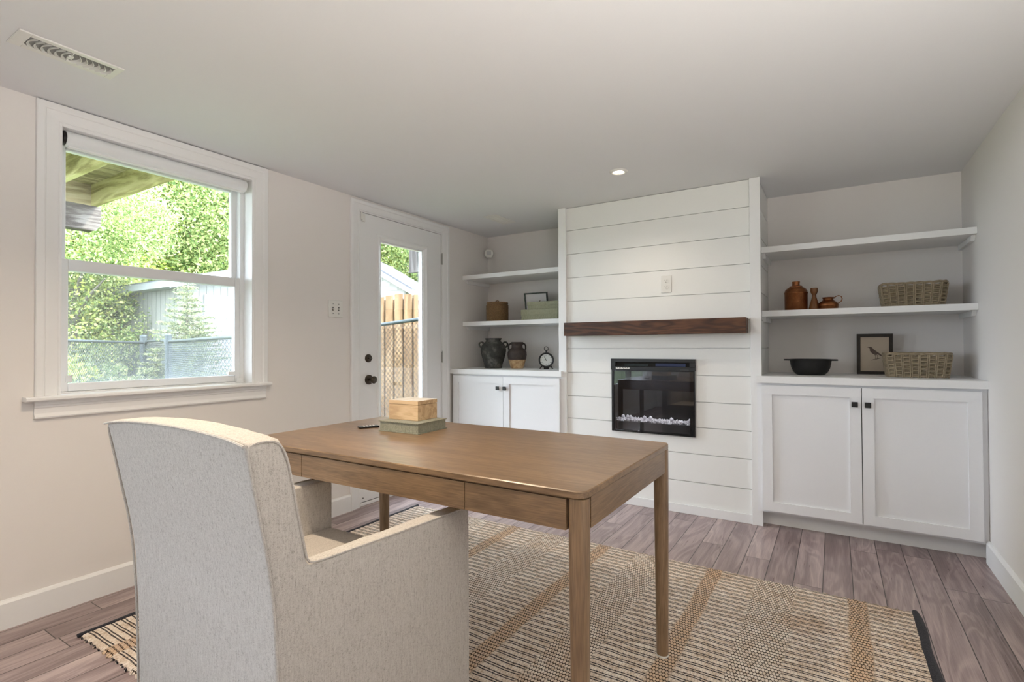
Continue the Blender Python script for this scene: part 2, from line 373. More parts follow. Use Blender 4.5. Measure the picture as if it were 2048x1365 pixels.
# ------------------------------------------------------------ room
WX, H, D = 3.4447, 2.1431, .5354; YR = -6.0; TW = .16
wy0, wy1, wz0, wz1 = -2.668, -1.809, .895, 2.059
dy0, dy1, dz1 = -1.034, -.146, 2.056
struct(MB().box(-TW, WX+.12, YR-.12, D+.12, -.1, 0).build('floor', 'floor'))
struct(MB().box(-TW, WX+.12, YR-.12, D+.12, H, H+.12).build('ceiling', 'ceil'))
b = MB()
for a in [(YR, -5.7, 0, H), (-5.7, -3.8, 0, .45), (-5.7, -3.8, 2.05, H), (-3.8, wy0, 0, H), (wy0, wy1, 0, wz0), (wy0, wy1, wz1, H), (wy1, dy0, 0, H), (dy0, dy1, dz1, H), (dy1, D, 0, H)]: b.box(-TW, 0, *a)
struct(b.build('wall_left', 'wall'))
struct(MB().box(WX, WX+.12, YR-.12, D+.12, 0, H).build('wall_right', 'wall'))
struct(MB().box(-TW, WX, D, D+.12, 0, H).build('wall_back', 'wall'))
struct(MB().box(-TW, WX, YR-.12, YR, 0, H).build('wall_rear', 'wall'))
r = sroot('added_window', (-.1, -4.75, .45)); b = MB()  # unseen window, added to bring side daylight onto the right wall
for y0, y1, z0, z1 in [(-5.7, -3.8, .45, .52), (-5.7, -3.8, 1.98, 2.05), (-5.7, -5.64, .52, 1.98), (-3.86, -3.8, .52, 1.98), (-4.79, -4.71, .52, 1.98)]: b.box(-.13, -.06, y0+.0004, y1-.0004, z0, z1)
b.build('window_frame', 'vinyl', r)
MB().box(-.10, -.096, -5.65, -3.85, .51, 1.99).build('pane', 'glass', r)
# baseboards
bb = .1128
def baseprof(t=.015): return [(0, 0), (t, 0), (t, bb-.012), (t-.006, bb-.003), (0, bb)]
struct(MB().prism([(p[0]+.0005, p[1]) for p in baseprof()], 'y', YR, -1.119).build('baseboard_left', 'white'))
struct(MB().prism([(WX-.0005-p[0], p[1]) for p in baseprof()], 'y', YR, -.024).build('baseboard_right', 'white'))
struct(MB().prism([(YR+.0005+p[0], p[1]) for p in baseprof()], 'x', .02, WX-.02).build('baseboard_rear', 'white'))
# centre chimney breast with shiplap
cx0, cx1 = 1.040, 2.398
b = MB(); hx0_, hx1_, hz0_, hz1_ = 1.448, 2.010, .515, .935
b.box(cx0+.014, hx0_, .012, D-.001, 0, H-.0005).box(hx1_, cx1-.014, .012, D-.001, 0, H-.0005).box(hx0_, hx1_, .012, D-.001, 0, hz0_).box(hx0_, hx1_, .012, D-.001, hz1_, H-.0005).box(hx0_, hx1_, .16, D-.001, hz0_, hz1_)
gr = [.0572, .211, .396, .571, .737, .911, 1.088, 1.265, 1.441, 1.616, 1.793, 1.971, H-.001]
for z0, z1 in zip(gr[:-1], gr[1:]):
    g = .0022
    if z1 < hz0_ or z0 > hz1_: b.box(cx0, cx1, 0, .0135, z0+g, z1-g)
    else:
        b.box(cx0, hx0_, 0, .0135, z0+g, z1-g).box(hx1_, cx1, 0, .0135, z0+g, z1-g)
        if z0 < hz0_: b.box(hx0_, hx1_, 0, .0135, z0+g, hz0_)
        if z1 > hz1_: b.box(hx0_, hx1_, 0, .0135, hz1_, z1-g)
    b.box(cx1-.0145, cx1, .0, D-.002, z0+g, z1-g); b.box(cx0, cx0+.0145, .0, D-.002, z0+g, z1-g)
b.box(cx0, cx1, 0, .0135, .0005, .06)
struct(b.build('wall_center', 'ship'))
struct(MB().box(1.0275, 1.0895, -.020, -.0003, .0005, H-.0005).build('trim_1', 'white', bevel=.0012))
struct(MB().box(2.350, 2.4105, -.020, -.0003, .0005, H-.0005).build('trim_2', 'white', bevel=.0012))
struct(MB().box(1.0900, 2.3495, -.013, -.0003, .0005, .0575).build('trim_3', 'white', bevel=.0012))
# small cove strips where shelf niches meet the ceiling / corner (caulk lines)
# ------------------------------------------------------------ window 1
w = sroot('window_1', (0, (wy0+wy1)/2, wz0))
cw = .0855; oy0, oy1, oz1 = -2.7486, -1.7236, 2.1384
iy0, iy1, iz1 = -2.663, -1.809, 2.0585
def casing(b, oy0, oy1, oz, iy0, iy1, iz, zb):
    # mitred moulded casing; profile across width: (t 0 inner..1 outer, thickness)
    prof = [(0, .006), (.05, .009), (.10, .009), (.14, .006), (.22, .0075), (.50, .0115), (.62, .0125), (.66, .0165), (.72, .0185), (.96, .0185), (1, .016)]
    path = lambda t: [((iy0+(oy0-iy0)*t), zb), ((iy0+(oy0-iy0)*t), iz+(oz-iz)*t), ((iy1+(oy1-iy1)*t), iz+(oz-iz)*t), ((iy1+(oy1-iy1)*t), zb)]
    ring = [(t, h) for t, h in prof]+[(1, .0004), (0, .0004)]
    rings = []
    for k in range(4): rings.append([(h, path(t)[k][0], path(t)[k][1]) for t, h in ring])
    b.loft(rings); return b
casing(MB(), oy0, oy1, oz1, iy0, iy1, iz1, .9065).build('casing', 'white', w)
b = MB()  # jamb liner boards
b.box(-.075, .006, wy0+.0003, wy0+.006, .9065, iz1); b.box(-.075, .006, wy1-.006, wy1-.0003, .9065, iz1); b.box(-.075, .006, wy0+.006, wy1-.006, iz1-.006, iz1)
b.build('jamb', 'white', w)
b = MB(); b.prism([(-.0755, .9068), (-.0755, .8965), (.0003, .8965), (.0003, .9068)], 'y', wy0+.001, wy1-.001)
b.prism([(.0004, .9068), (.0004, .888), (.044, .888), (.050, .893), (.050, .902), (.046, .9068)], 'y', -2.785, -1.7185)
b.build('window_stool', 'white', w)
apr = [(.0004, .8875), (.021, .8875), (.0205, .872), (.0165, .868), (.016, .861), (.012, .857), (.0105, .836), (.014, .829), (.0165, .822), (.0145, .816), (.0004, .816)]
MB().prism(apr, 'y', -2.750, -1.735).build('apron', 'white', w)
# vinyl unit
fx0, fx1 = -.155, -.075
b = MB()
b.box(fx0, fx1, wy0+.0005, wy0+.028, wz0+.001, wz1-.001); b.box(fx0, fx1, wy1-.028, wy1-.0005, wz0+.001, wz1-.001)
b.box(fx0, fx1, wy0+.028, wy1-.028, wz1-.034, wz1-.001); b.box(fx0, fx1, wy0+.028, wy1-.028, wz0+.001, wz0+.018)
b.build('window_frame', 'vinyl', w, bevel=.0015)
def sash(name, x0, x1, y0, y1, z0, z1, st, rb, rtp):
    b = MB(); b.box(x0, x1, y0, y0+st, z0, z1).box(x0, x1, y1-st, y1, z0, z1).box(x0, x1, y0+st, y1-st, z0, z0+rb).box(x0, x1, y0+st, y1-st, z1-rtp, z1)
    s_ = b.build(name, 'vinyl', w, bevel=.003)
    xm = (x0+x1)/2; MB().box(xm-.002, xm+.002, y0+st-.004, y1-st+.004, z0+rb-.004, z1-rtp+.004).build('pane', 'glass', s_)
    return s_
ls = sash('lower_sash', -.112, -.080, -2.642, -1.834, .914, 1.500, .0300, .036, .050)
us = sash('upper_sash', -.148, -.116, -2.642, -1.834, 1.452, 2.026, .030, .046, .036)
MB().box(-.150, -.149, -2.63, -1.84, .925, 1.455).build('insect_screen', 'screen', w)
b = MB(); b.box(-.080, -.070, -1.905, -1.862, .951, .972).box(-.081, -.073, -1.868, -1.862, .945, .972); b.build('sash_latch', 'vinyl', ls, bevel=.002)
MB().box(-.0745, -.060, -1.862, -1.832, .9075, .934).build('corner_cap', 'vinyl', w, bevel=.002)
b = MB(); b.box(-.0805, -.077, -2.620, -2.597, .955, .985)
for k in range(4): b.add([(-.0765, -2.618+.005*k, .957), (-.0765, -2.615+.005*k, .957), (-.0765, -2.603+.002*k, .983), (-.0765, -2.606+.002*k, .983)], [(0, 1, 2, 3)])
b.build('corner_sticker', 'vinyl', ls)
# roller blind
rb = thing('roller_blind', (-.045, -2.235, 1.98), 'white roller blind rolled up at the top of the window recess', 'blind')
MB().cyl((-.045, -2.640, 2.020), (-.045, -1.832, 2.020), .034, 32).build('rolled_fabric', 'vinyl', rb, smooth=True)
b = MB(); b.prism([(-.0575, 1.984), (-.045, 1.979), (-.0325, 1.984), (-.0325, 1.990), (-.0575, 1.990)], 'y', -2.630, -1.842); b.build('hem_bar', 'white', rb)
b = MB(); b.cyl((-.045, -2.6495, 2.020), (-.045, -2.640, 2.020), .030, 24).cyl((-.045, -2.652, 2.020), (-.045, -2.649, 2.020), .013, 16); b.build('end_plug', 'dark', rb, label='dark round end plug')
for yy in (-2.6618, -1.8325):
    b = MB(); b.box(-.070, -.020, yy, yy+.003, 1.990, 2.052).box(-.070, -.020, yy-(0 if yy < -2 else .014), yy+(.017 if yy < -2 else .003), 2.049, 2.052); b.build('bracket', 'bronze' if False else 'plastic', rb, bevel=.001)
b = MB(); b.box(-.010, -.008, -2.640, -1.832, 2.051, 2.0522); 
# ------------------------------------------------------------ door 1
d = sroot('door_1', (0, -.59, 0))
casing(MB(), -1.1167, -.0613, 2.1251, dy0-.001, dy1+.001, dz1, .0005).build('casing', 'white', d)
b = MB(); b.box(-.15, .004, dy0+.0004, dy0+.0065, .0, dz1-.0004).box(-.15, .004, dy1-.0065, dy1-.0004, 0, dz1-.0004).box(-.15, .004, dy0+.0065, dy1-.0065, dz1-.0065, dz1-.0004)
b.box(-.075, -.055, dy0+.0065, dy0+.018, 0, dz1-.0065).box(-.075, -.055, dy1-.018, dy1-.0065, 0, dz1-.0065)
b.build('jamb', 'white', d)
b = MB(); b.box(-.15, .002, dy0+.007, dy1-.007, .0005, .022); b.build('threshold', 'white', d, bevel=.003)
sy0, sy1, sz0, sz1 = -1.0245, -.1555, .028, 2.0465
ly0, ly1, lz0, lz1 = -.869, -.312, .18, 1.921     # lite moulding outer
gy0, gy1, gz0, gz1 = -.833, -.367, .22, 1.883     # glass
b = MB(); b.box(-.048, -.004, sy0, gy0-.01, sz0, sz1).box(-.048, -.004, gy1+.01, sy1, sz0, sz1).box(-.048, -.004, gy0-.01, gy1+.01, sz0, gz0-.01).box(-.048, -.004, gy0-.01, gy1+.01, gz1+.01, sz1)
slab = b.build('door_slab', 'white', d)
def ring_frame(b, oa, ob, oc, od, ia, ib, ic, id_, prof):
    # oa,ob outer y range; oc,od outer z; prof list (t 0 outer ->1 inner, x)
    c = lambda t: [(oa+(ia-oa)*t, oc+(ic-oc)*t), (ob+(ib-ob)*t, oc+(ic-oc)*t), (ob+(ib-ob)*t, od+(id_-od)*t), (oa+(ia-oa)*t, od+(id_-od)*t)]
    R = [[(x, c(t)[k][0], c(t)[k][1]) for t, x in prof] for k in range(4)]
    return b.loft(R, closed=True)
for nm, sgn in (('lite_moulding', 1),):
    ring_frame(MB(), ly0, ly1, lz0, lz1, gy0, gy1, gz0, gz1, [(0, -.0035), (.12, .004), (.45, .006), (.7, -.001), (1, -.006), (1, -.026), (0, -.0045)]).build('lite_moulding', 'white', d)
ring_frame(MB(), gy0, gy1, gz0, gz1, gy0+.012, gy1-.012, gz0+.012, gz1-.012, [(0, -.012), (1, -.012), (1, -.046), (0, -.046)]).build('glazing_bead', 'vinyl', d)
MB().box(-.030, -.024, gy0+.003, gy1-.003, gz0+.003, gz1-.003).build('pane', 'glass', d)
def disc_x(b, x0, x1, y, z, r, seg=28, r1=None): return b.cyl((x0, y, z), (x1, y, z), r, seg, r1)
b = MB(); disc_x(b, -.004, .003, -.951, 1.027, .029); disc_x(b, .003, .012, -.951, 1.027, .027, 28, .022); kb = b.build('deadbolt', 'bronze', slab, smooth=True)
b = MB(); b.box(.012, .024, -.966, -.936, 1.0235, 1.031); b.build('thumb_turn', 'bronze', kb, bevel=.002)
b = MB(); disc_x(b, -.004, .004, -.947, .876, .034); disc_x(b, .004, .009, -.947, .876, .031, 28, .022); kn = b.build('rose_plate', 'bronze', slab, smooth=True)
b = MB(); pr_ = [(.009, .010), (.030, .010), (.034, .017), (.042, .025), (.052, .027), (.058, .024), (.061, .014)]
b.loft([[(x, -.947+r_*math.cos(j*math.pi/14), .876+r_*math.sin(j*math.pi/14)) for j in range(28)] for x, r_ in pr_]); b.build('door_knob', 'bronze', slab, smooth=True)
for zc in (1.84, 1.02, .30):
    b = MB(); b.cyl((.008, -.150, zc-.045), (.008, -.150, zc+.045), .0055, 12)
    b.box(.0, .004, -.156, -.135, zc-.044, zc+.044)
    b.cyl((.008, -.150, zc+.046), (.008, -.150, zc+.052), .004, 10); b.build('hinge', M['hinge'], d)
b = MB(); b.box(-.004, .010, -1.012, -.985, 1.984, 2.035); b.build('contact_sensor', 'plastic', slab, bevel=.002)
b = MB(); b.box(.0125, .020, -1.033, -1.019, 1.995, 2.045); b.build('contact_magnet', 'plastic', d, bevel=.002)
b = MB(); disc_x(b, -.0035, -.001, -1.0, .055, .004, 12); b.build('screw', 'dark', slab)
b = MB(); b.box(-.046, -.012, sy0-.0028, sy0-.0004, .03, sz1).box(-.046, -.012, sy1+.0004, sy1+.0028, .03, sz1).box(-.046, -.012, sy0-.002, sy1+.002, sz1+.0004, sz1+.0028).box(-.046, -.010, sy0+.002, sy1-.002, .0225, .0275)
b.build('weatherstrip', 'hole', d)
# ------------------------------------------------------------ recessed downlights
def downlight(x, y, label, pw=1., col=(1, .86, .70)):
    t = thing('recessed_downlight', (x, y, H-.012), label, 'ceiling light')
    MB().lathe([(.030, .0105), (.034, .004), (.040, .0015), (.048, .004), (.054, .0115)], (x, y, H-.012), 48).build('trim_ring', 'plastic', t, smooth=True)
    MB().lathe([(.001, .0060), (.029, .0065), (.031, .0116), (.001, .0116)], (x, y, H-.012), 40).build('lens', 'lens', t)
    l = lamp('lamp', 'SPOT', (0, 0, -.004), DOWN_W*4*pw, col, spot_size=2.5, spot_blend=.9, shadow_soft_size=.035); l.parent = t
    return t
downlight(1.712, -.578, 'small lit recessed downlight in ceiling near the fireplace wall')
downlight(1.40, -2.70, 'lit recessed downlight above the upholstered chair, at the top edge of the photo', 5.2, (1, .80, .58))
# ------------------------------------------------------------ unseen upward fill lamp, added to brighten ceiling and walls
def added_uplighter(x, y, label, pw=1.):
    t = thing('fill_lamp', (x, y, .0005), label, 'floor lamp')
    MB().lathe([(.001, 0), (.14, 0), (.14, .012), (.02, .022), (.001, .022)], (x, y, .0006), 32).build('base', 'dark', t, smooth=True)
    MB().cyl((x, y, .02), (x, y, 1.07), .012, 12).build('fill_lamp_pole', 'dark', t, smooth=True)
    MB().lathe([(.02, 1.05), (.15, 1.15), (.155, 1.155), (.145, 1.157), (.016, 1.065)], (x, y, 0), 32).build('fill_lamp_bowl', 'plastic', t, smooth=True)
    l = lamp('lamp', 'SPOT', (0, 0, 1.17), UP_W*4*pw, (1, .96, .90), spot_size=3.0, spot_blend=.25, shadow_soft_size=.10); l.parent = t; l.rotation_euler = (math.pi, 0, 0)
added_uplighter(3.12, -3.15, 'added upward fill lamp by the right wall, out of view beside the camera', 1.15)
# ------------------------------------------------------------ ceiling vents
v1 = thing('ceiling_vent', (.498, -2.796, H-.010), 'white ceiling vent with curved louvres near the window', 'vent')
def rect_ring(b, x0, x1, y0, y1, hx0, hx1, hy0, hy1, z0, z1):
    return b.box(x0, x1, y0, hy0, z0, z1).box(x0, x1, hy1, y1, z0, z1).box(x0, hx0, hy0, hy1, z0, z1).box(hx1, x1, hy0, hy1, z0, z1)
rect_ring(MB(), .435, .561, -2.944, -2.650, .4625, .538, -2.910, -2.672, H-.0060, H-.0003).build('vent_frame', 'plastic', v1, bevel=.0015)
MB().box(.4625, .538, -2.910, -2.672, H-.0006, H-.0003).build('duct_opening', paint('duct_grey', (.30, .30, .29), .8), v1, label='dark duct opening behind the louvres')
b = MB()
n = 13
for k in range(n):
    yc = -2.910+.238*(k+.5)/n; s_ = -1 if k < 6 else 1
    if k == 6: continue
    pts = [(.4625+.0755*j/10, yc+s_*(-.007+.016*(math.sin(math.pi*j/10))) ) for j in range(11)]
    vs = []; fs = []
    for (px, py) in pts: vs += [(px, py, H-.0095), (px, py+.0022, H-.0095), (px, py+.0022+s_*-.004, H-.0008), (px, py+s_*-.004, H-.0008)]
    for j in range(10):
        for q in range(4): fs.append((4*j+q, 4*j+(q+1) % 4, 4*j+4+(q+1) % 4, 4*j+4+q))
    b.add(vs, fs)
b.box(.4625, .538, -2.796, -2.7935, H-.0095, H-.001).box(.488, .512, -2.800, -2.786, H-.009, H-.004)
b.build('louvre', 'plastic', v1)
v2 = thing('ceiling_vent', (.488, 0, H-.010), 'white ceiling vent above the left shelves, louvres shut', 'vent')
rect_ring(MB(), .426, .552, -.146, .146, .452, .526, -.118, .118, H-.0060, H-.0003).build('vent_frame', 'plastic', v2, bevel=.0015)
b = MB(); b.box(.4525, .5255, -.1175, .1175, H-.0052, H-.0010)
for k in range(12): b.box(.455, .523, -.110+.019*k, -.106+.019*k, H-.0075, H-.0050)
b.build('louvre', 'plastic', v2)
# ------------------------------------------------------------ wall bits
s = thing('light_switch', (.0005, -1.2365, 1.303), 'white double toggle light switch plate on wall beside the door', 'light switch')
MB().box(.0004, .006, -1.2945, -1.1785, 1.3015, 1.4155).build('cover_plate', 'plastic', s, bevel=.003)
for yy in (-1.2595, -1.2135):
    MB().box(.0055, .0065, yy-.005, yy+.005, 1.346, 1.371).build('toggle_slot', 'slot', s)
    b = MB(); b.prism([(.006, 1.354), (.0155, 1.349), (.0165, 1.3535), (.006, 1.364)], 'y', yy-.0038, yy+.0038); b.build('toggle', 'plastic', s)
    for zz in (1.390, 1.327): disc_x(MB(), .0055, .0072, yy, zz, .0028, 10).build('screw', 'slot', s)
o = thing('wall_outlet', (1.831, -.0005, 1.464), 'white duplex power outlet on the shiplap above the wooden mantel', 'outlet')
MB().box(1.7955, 1.8665, -.0065, -.0004, 1.4640, 1.5785).build('cover_plate', 'plastic', o, bevel=.003)
for zc in (1.5415, 1.501):
    f_ = MB().prism([(1.831+.0165*math.cos(a)*1., zc+.0145*math.sin(a)) for a in [k*math.pi/10 for k in range(20)]], 'y', -.0085, -.0055).build('receptacle', 'plastic', o)
    b = MB(); b.box(1.8235, 1.8255, -.0092, -.0084, zc+.001, zc+.009).box(1.8365, 1.8385, -.0092, -.0084, zc+.001, zc+.009).cyl((1.831, -.0092, zc-.0065), (1.831, -.0084, zc-.0065), .0024, 10); b.build('socket_holes', 'hole', f_)
s = thing('motion_sensor', (.045, .49, 1.94), 'small white motion sensor high in corner above the left shelves', 'sensor')
b = MB(); b.loft([[( .0+.042*sc*math.cos(a), yy, 1.978+.039*sc*max(-1, min(1, 1.15*math.sin(a)))) for a in [k*math.pi/12 for k in range(24)]] for sc, yy in [(.95, .012), (1, .004), (1, -.012), (.93, -.020)]][::-1])
b.v = [(p[0], p[1], p[2]) for p in b.v]; b.rot(.62, (0, 0, 0)); b.move((.046, .486, 0)); b.build('housing', 'plastic', s, bevel=.002)
b = MB(); b.box(-.021, .021, -.0225, -.0195, 1.962, 1.998); b.rot(.62); b.move((.046, .486, 0)); b.build('sensor_lens', paint('lens_grey', (.58, .58, .58), .6), s, label='grey grid lens')
b = MB(); b.box(-.012, .012, .010, .055, 1.970, 1.986); b.rot(.62); b.move((.040, .486, 0)); b.build('bracket', 'plastic', s)
# ------------------------------------------------------------ mantel + fireplace
tag(MB().box(1.109, 2.336, -.100, -.0005, 1.181, 1.277).build('mantel_shelf', 'mantel', bevel=.003), 'thick dark brown wooden mantel beam on the shiplap wall', 'mantel')
fp = thing('electric_fireplace', (1.723, -.02, .508), 'black electric fireplace insert with glass front in the shiplap wall', 'fireplace')
X0, X1, Z0, Z1 = 1.4395, 2.0185, .5065, 1.0165
b = MB(); b.box(X0, X1, -.022, -.0004, Z1-.024, Z1).box(X0, X1, -.022, -.0004, .938, .963).box(X0, X0+.035, -.022, -.0004, .963, Z1-.024).box(X1-.035, X1, -.022, -.0004, .963, Z1-.024)
b.build('top_band', 'dark', fp, bevel=.0015)
MB().box(X0+.035, X1-.035, -.004, -.0006, .963, .9925).build('vent_slot', 'hole', fp)
b = MB(); b.box(1.535, 1.705, -.010, -.004, .967, .971).box(1.535, 1.705, -.010, -.004, .976, .980); b.build('vent_fin', 'galv', fp)
MB().box(1.755, 1.955, -.008, -.004, .966, .986).build('air_deflector', paint('navy_metal', (.02, .03, .09), .4), fp, label='dark blue deflector strip')
b = MB()
for k in range(11): b.box(1.478+.0092*k, 1.478+.0092*k+(.006 if k % 3 else .0075), -.0228, -.0220, .9445, .9525 if k % 2 else .9555)
b.build('control_label', 'plastic', fp)
b = MB()
for k in range(9): b.box(1.925+.006*k, 1.929+.006*k, -.0226, -.0220, .9425, .9465)
b.build('maker_mark', 'slot', fp)
b = MB(); b.box(X0+.004, X0+.020, -.018, -.0004, Z0, .9378).box(X1-.012, X1-.004, -.018, -.0004, Z0, .9378).box(X0+.02, X1-.012, -.018, -.0004, Z0, Z0+.010).box(X0+.020, X1-.012, -.018, -.0004, .930, .9378)
b.build('surround', 'black', fp)
# recessed fire box seen through glass
bx0, bx1, bz0, bz1 = X0+.028, X1-.028, Z0+.030, .925
MB().box(X0+.020, X1-.012, -.0120, -.0105, Z0+.010, .930).build('glass_front', 'smoke', fp)
b = MB(); fx_0, fx_1, fz_0, fz_1 = 1.4485, 2.0095, .5155, .9345
b.box(fx_0, fx_1, .150, .1595, fz_0, fz_1).box(fx_0, fx_0+.004, .0, .150, fz_0, fz_1).box(fx_1-.004, fx_1, .0, .150, fz_0, fz_1).box(fx_0+.004, fx_1-.004, .0, .150, fz_0, fz_0+.004).box(fx_0+.004, fx_1-.004, .0, .150, fz_1-.004, fz_1)
b.build('fire_box', 'black', fp)
for xa, xb in ((X0+.014, X0+.034), (X1-.038, X1-.012)): MB().box(xa, xb, -.0100, -.0004, Z0+.010, .930).build('glass_border', 'black', fp)
b = MB(); b.box(fx_0+.005, fx_1-.005, .006, .149, .565, .574); b.build('ember_tray', 'black', fp)
b = MB(); b.box(fx_0+.005, fx_1-.005, .003, .006, .520, .5745); b.build('lower_panel', 'slot', fp)
cb = MB(); ra = random.Random(3)
def gem(b, c, r):
    R = []
    for zz, q in ((-.8, .45), (-.2, 1.), (.35, .85), (.85, .3)):
        R.append([(c[0]+r*q*math.cos(j*1.047+ra.random()*.6), c[1]+r*q*math.sin(j*1.047), c[2]+r*zz*(.8+.4*ra.random())) for j in range(6)])
    b.loft(R)
for k in range(900): gem(cb, (1.462+.534*ra.random(), .012+.11*ra.random(), .577+ra.random()**1.5*.016), .0045+.0028*ra.random())
for xx in (1.500, 1.535, 1.565, 1.655, 1.70, 1.845, 1.965): gem(cb, (xx, .030+.03*ra.random(), .604), .0150)
l = lamp('crystal_fill_lamp', 'AREA', (1.7285-1.723, .06+.02, .925-.508), 1.1, (1, .96, .95), None, shape='RECTANGLE', size=.48, size_y=.03); l.parent = fp  # lamp added inside the box to brighten the crystals
c_ = cb.build('crystals', 'crystal', fp); c_['kind'] = 'stuff'
# ------------------------------------------------------------ shelves
def shelf(x0, x1, z, label):
    t = thing('wall_shelf', ((x0+x1)/2, .34, z-.037), label, 'shelf')
    MB().box(x0, x1, .141, D-.0005, z-.037, z).build('board', 'white', t, bevel=.001)
    for a, c in ((x0, x0+.019), (x1-.019, x1)):
        b = MB(); b.prism([(.175, z-.0372), (.205, z-.066), (D-.0005, z-.066), (D-.0005, z-.0372)], 'x', a, c); b.build('cleat', 'white', t)
shelf(.0006, cx0-.0006, 1.7343, 'upper white wall shelf in the left niche, empty')
shelf(.0006, cx0-.0006, 1.3255, 'lower white wall shelf in the left niche, holding woven canister and green boxes')
shelf(cx1+.0006, WX-.0006, 1.7343, 'upper white wall shelf in the right niche, empty')
shelf(cx1+.0006, WX-.0006, 1.3255, 'lower white wall shelf in the right niche, holding copperware and a basket')
# ------------------------------------------------------------ cabinets
def cab_door(t, x0, x1, z0, z1, kx, kz, fw_=.055):
    b = MB(); y0, y1 = -.042, -.0235
    b.box(x0, x0+fw_, y0, y1, z0, z1).box(x1-fw_, x1, y0, y1, z0, z1).box(x0+fw_, x1-fw_, y0, y1, z0, z0+fw_).box(x0+fw_, x1-fw_, y0, y1, z1-fw_, z1)
    dd = b.build('door', 'whitec', t)
    MB().box(x0+fw_-.002, x1-fw_+.002, y0+.010, y1-.001, z0+fw_-.002, z1-fw_+.002).build('door_panel', 'whitec', dd)
    b = MB(); b.cyl((kx, -.056, kz), (kx, -.0415, kz), .005, 12); b.box(kx-.015, kx+.015, -.065, -.056, kz-.015, kz+.015); b.build('knob', 'dark', dd, bevel=.002, label='square black knob')
def cabinet(x0, x1, xs, label, ct_x0, ct_x1, ctlabel, left):
    t = thing('base_cabinet', ((x0+x1)/2, .25, 0), label, 'cabinet')
    zb = .094; b = MB()
    xi0, xi1 = (x0, cx0-.001) if left else (cx1+.001, x1)
    b.box(x0, x1, -.0225, -.0207, zb, .8775)          # face frame, lapping the trim post
    b.box(xi0, xi1, -.0207, D-.0006, zb, .8775)
    b.build('body', 'whitec', t)
    MB().box(xi0, xi1, .057, .070, .0005, zb).build('toe_kick', 'white', t)
    for (a, c, kx) in xs: cab_door(t, a, c, .108, .864, kx, .772)
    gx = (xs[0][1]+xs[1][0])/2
    MB().box(gx-.0012, gx+.0012, -.0330, -.0227, .110, .862).build('gap_shade_strip', 'hole', t)  # dark strip standing in for the shade between the doors
    c = MB()
    if left: c.box(ct_x0, cx0-.001, -.0205, D-.0006, .8779, .9188).box(ct_x0, ct_x1, -.052, -.0205, .8779, .9188)
    else: c.box(cx1+.001, ct_x1, -.0205, D-.0006, .8779, .9188).box(ct_x0, ct_x1, -.052, -.0205, .8779, .9188)
    tag(c.build('countertop', 'white'), ctlabel, 'countertop')
cabinet(.0172, 1.0495, [(.0345, .5385, .497), (.5415, 1.0420, .5625)], 'white two-door base cabinet in the left niche beside the door', .0006, 1.0625, 'white countertop in the left niche, under the vases and the clock', True)
cabinet(2.384, WX-.0008, [(2.4125, 2.9130, 2.882), (2.9170, 3.4200, 2.943)], 'large white two-door base cabinet in the right niche by the right wall', 2.3795, WX-.0004, 'white countertop in the right niche, under the black bowl and bird print', False)
CT = .9188; SH = 1.3255
# ------------------------------------------------------------ left niche objects
def basecopy(b): return b
t = thing('lidded_canister', (.262, .30, SH), 'round woven seagrass canister with lid on the left shelf', 'basket')
b = MB(); b.lathe([(.086, 0), (.090, .004), (.090, .150), (.086, .150), (.084, .010)], (.262, .30, SH+.0006), 40)
core = b.build('canister_wall', 'seagrass', t, smooth=True)
b = MB()
for k in range(15):
    z = SH+.006+k*.0098; n = 64
    b.tube([(.262+(.0925+.0022*(1 if (j+k) % 2 else -1))*math.cos(2*math.pi*j/n), .30+(.0925+.0022*(1 if (j+k) % 2 else -1))*math.sin(2*math.pi*j/n), z+.0012*math.sin(j*1.7+k)) for j in range(n)], .0049, 6, True)
b.build('woven_strands', 'seagrass', t, smooth=True)
b = MB(); b.lathe([(.001, .1525), (.094, .1525), (.0965, .157), (.094, .163), (.060, .168), (.001, .170)], (.262, .30, SH+.0006), 40)
for rr in (.092, .078, .064, .050, .036, .022): b.tube([(.262+rr*math.cos(j*math.pi/20), .30+rr*math.sin(j*math.pi/20), SH+.1665+.003*(1-rr/.09)) for j in range(40)], .0052, 5, True)
lid = b.build('lid', 'seagrass', t, smooth=True)
b = MB(); b.tube([(.262+.020*math.cos(a), .30, SH+.170+.017*math.sin(a)) for a in [k*math.pi/10 for k in range(11)]], .004, 8); b.build('lid_loop', 'turned', lid, smooth=True)
# vases
def ring_handle(b, cx, cy, cz, R, r, a0, a1, dirx, n=18):
    b.tube([(cx+dirx*R*math.cos(a0+(a1-a0)*k/n), cy, cz+R*math.sin(a0+(a1-a0)*k/n)) for k in range(n+1)], r, 10); return b
vx, vy = .262, .235
t = thing('stoneware_vase', (vx, vy, CT), 'large charcoal stoneware vase with two ring handles on the left countertop', 'vase')
MB().lathe([(.001, 0), (.072, 0), (.074, .004), (.082, .040), (.096, .085), (.107, .125), (.111, .155), (.108, .182), (.096, .205), (.080, .222), (.066, .232), (.063, .238), (.064, .244), (.072, .252), (.0735, .258), (.069, .260), (.060, .256), (.055, .240), (.060, .20), (.001, .16)], (vx, vy, CT+.0006), 56).build('body', 'stone', t, smooth=True)
for s_ in (-1, 1):
    b = MB(); n = 20; ca, sa = math.cos(.42), math.sin(.42)
    pts = []
    for k in range(n):
        a = 2*math.pi*k/n; rr = .105+.021*math.cos(a); pts.append((vx+s_*rr*ca, vy+s_*rr*sa, CT+.205+.021*math.sin(a)))
    b.tube(pts, .0082, 8, True); b.build('handle', 'stone', t, smooth=True)
vx, vy = .474, .285
t = thing('two_tone_jar', (vx, vy, CT), 'small dark brown pottery jar with pale sandy base and two handles', 'vase')
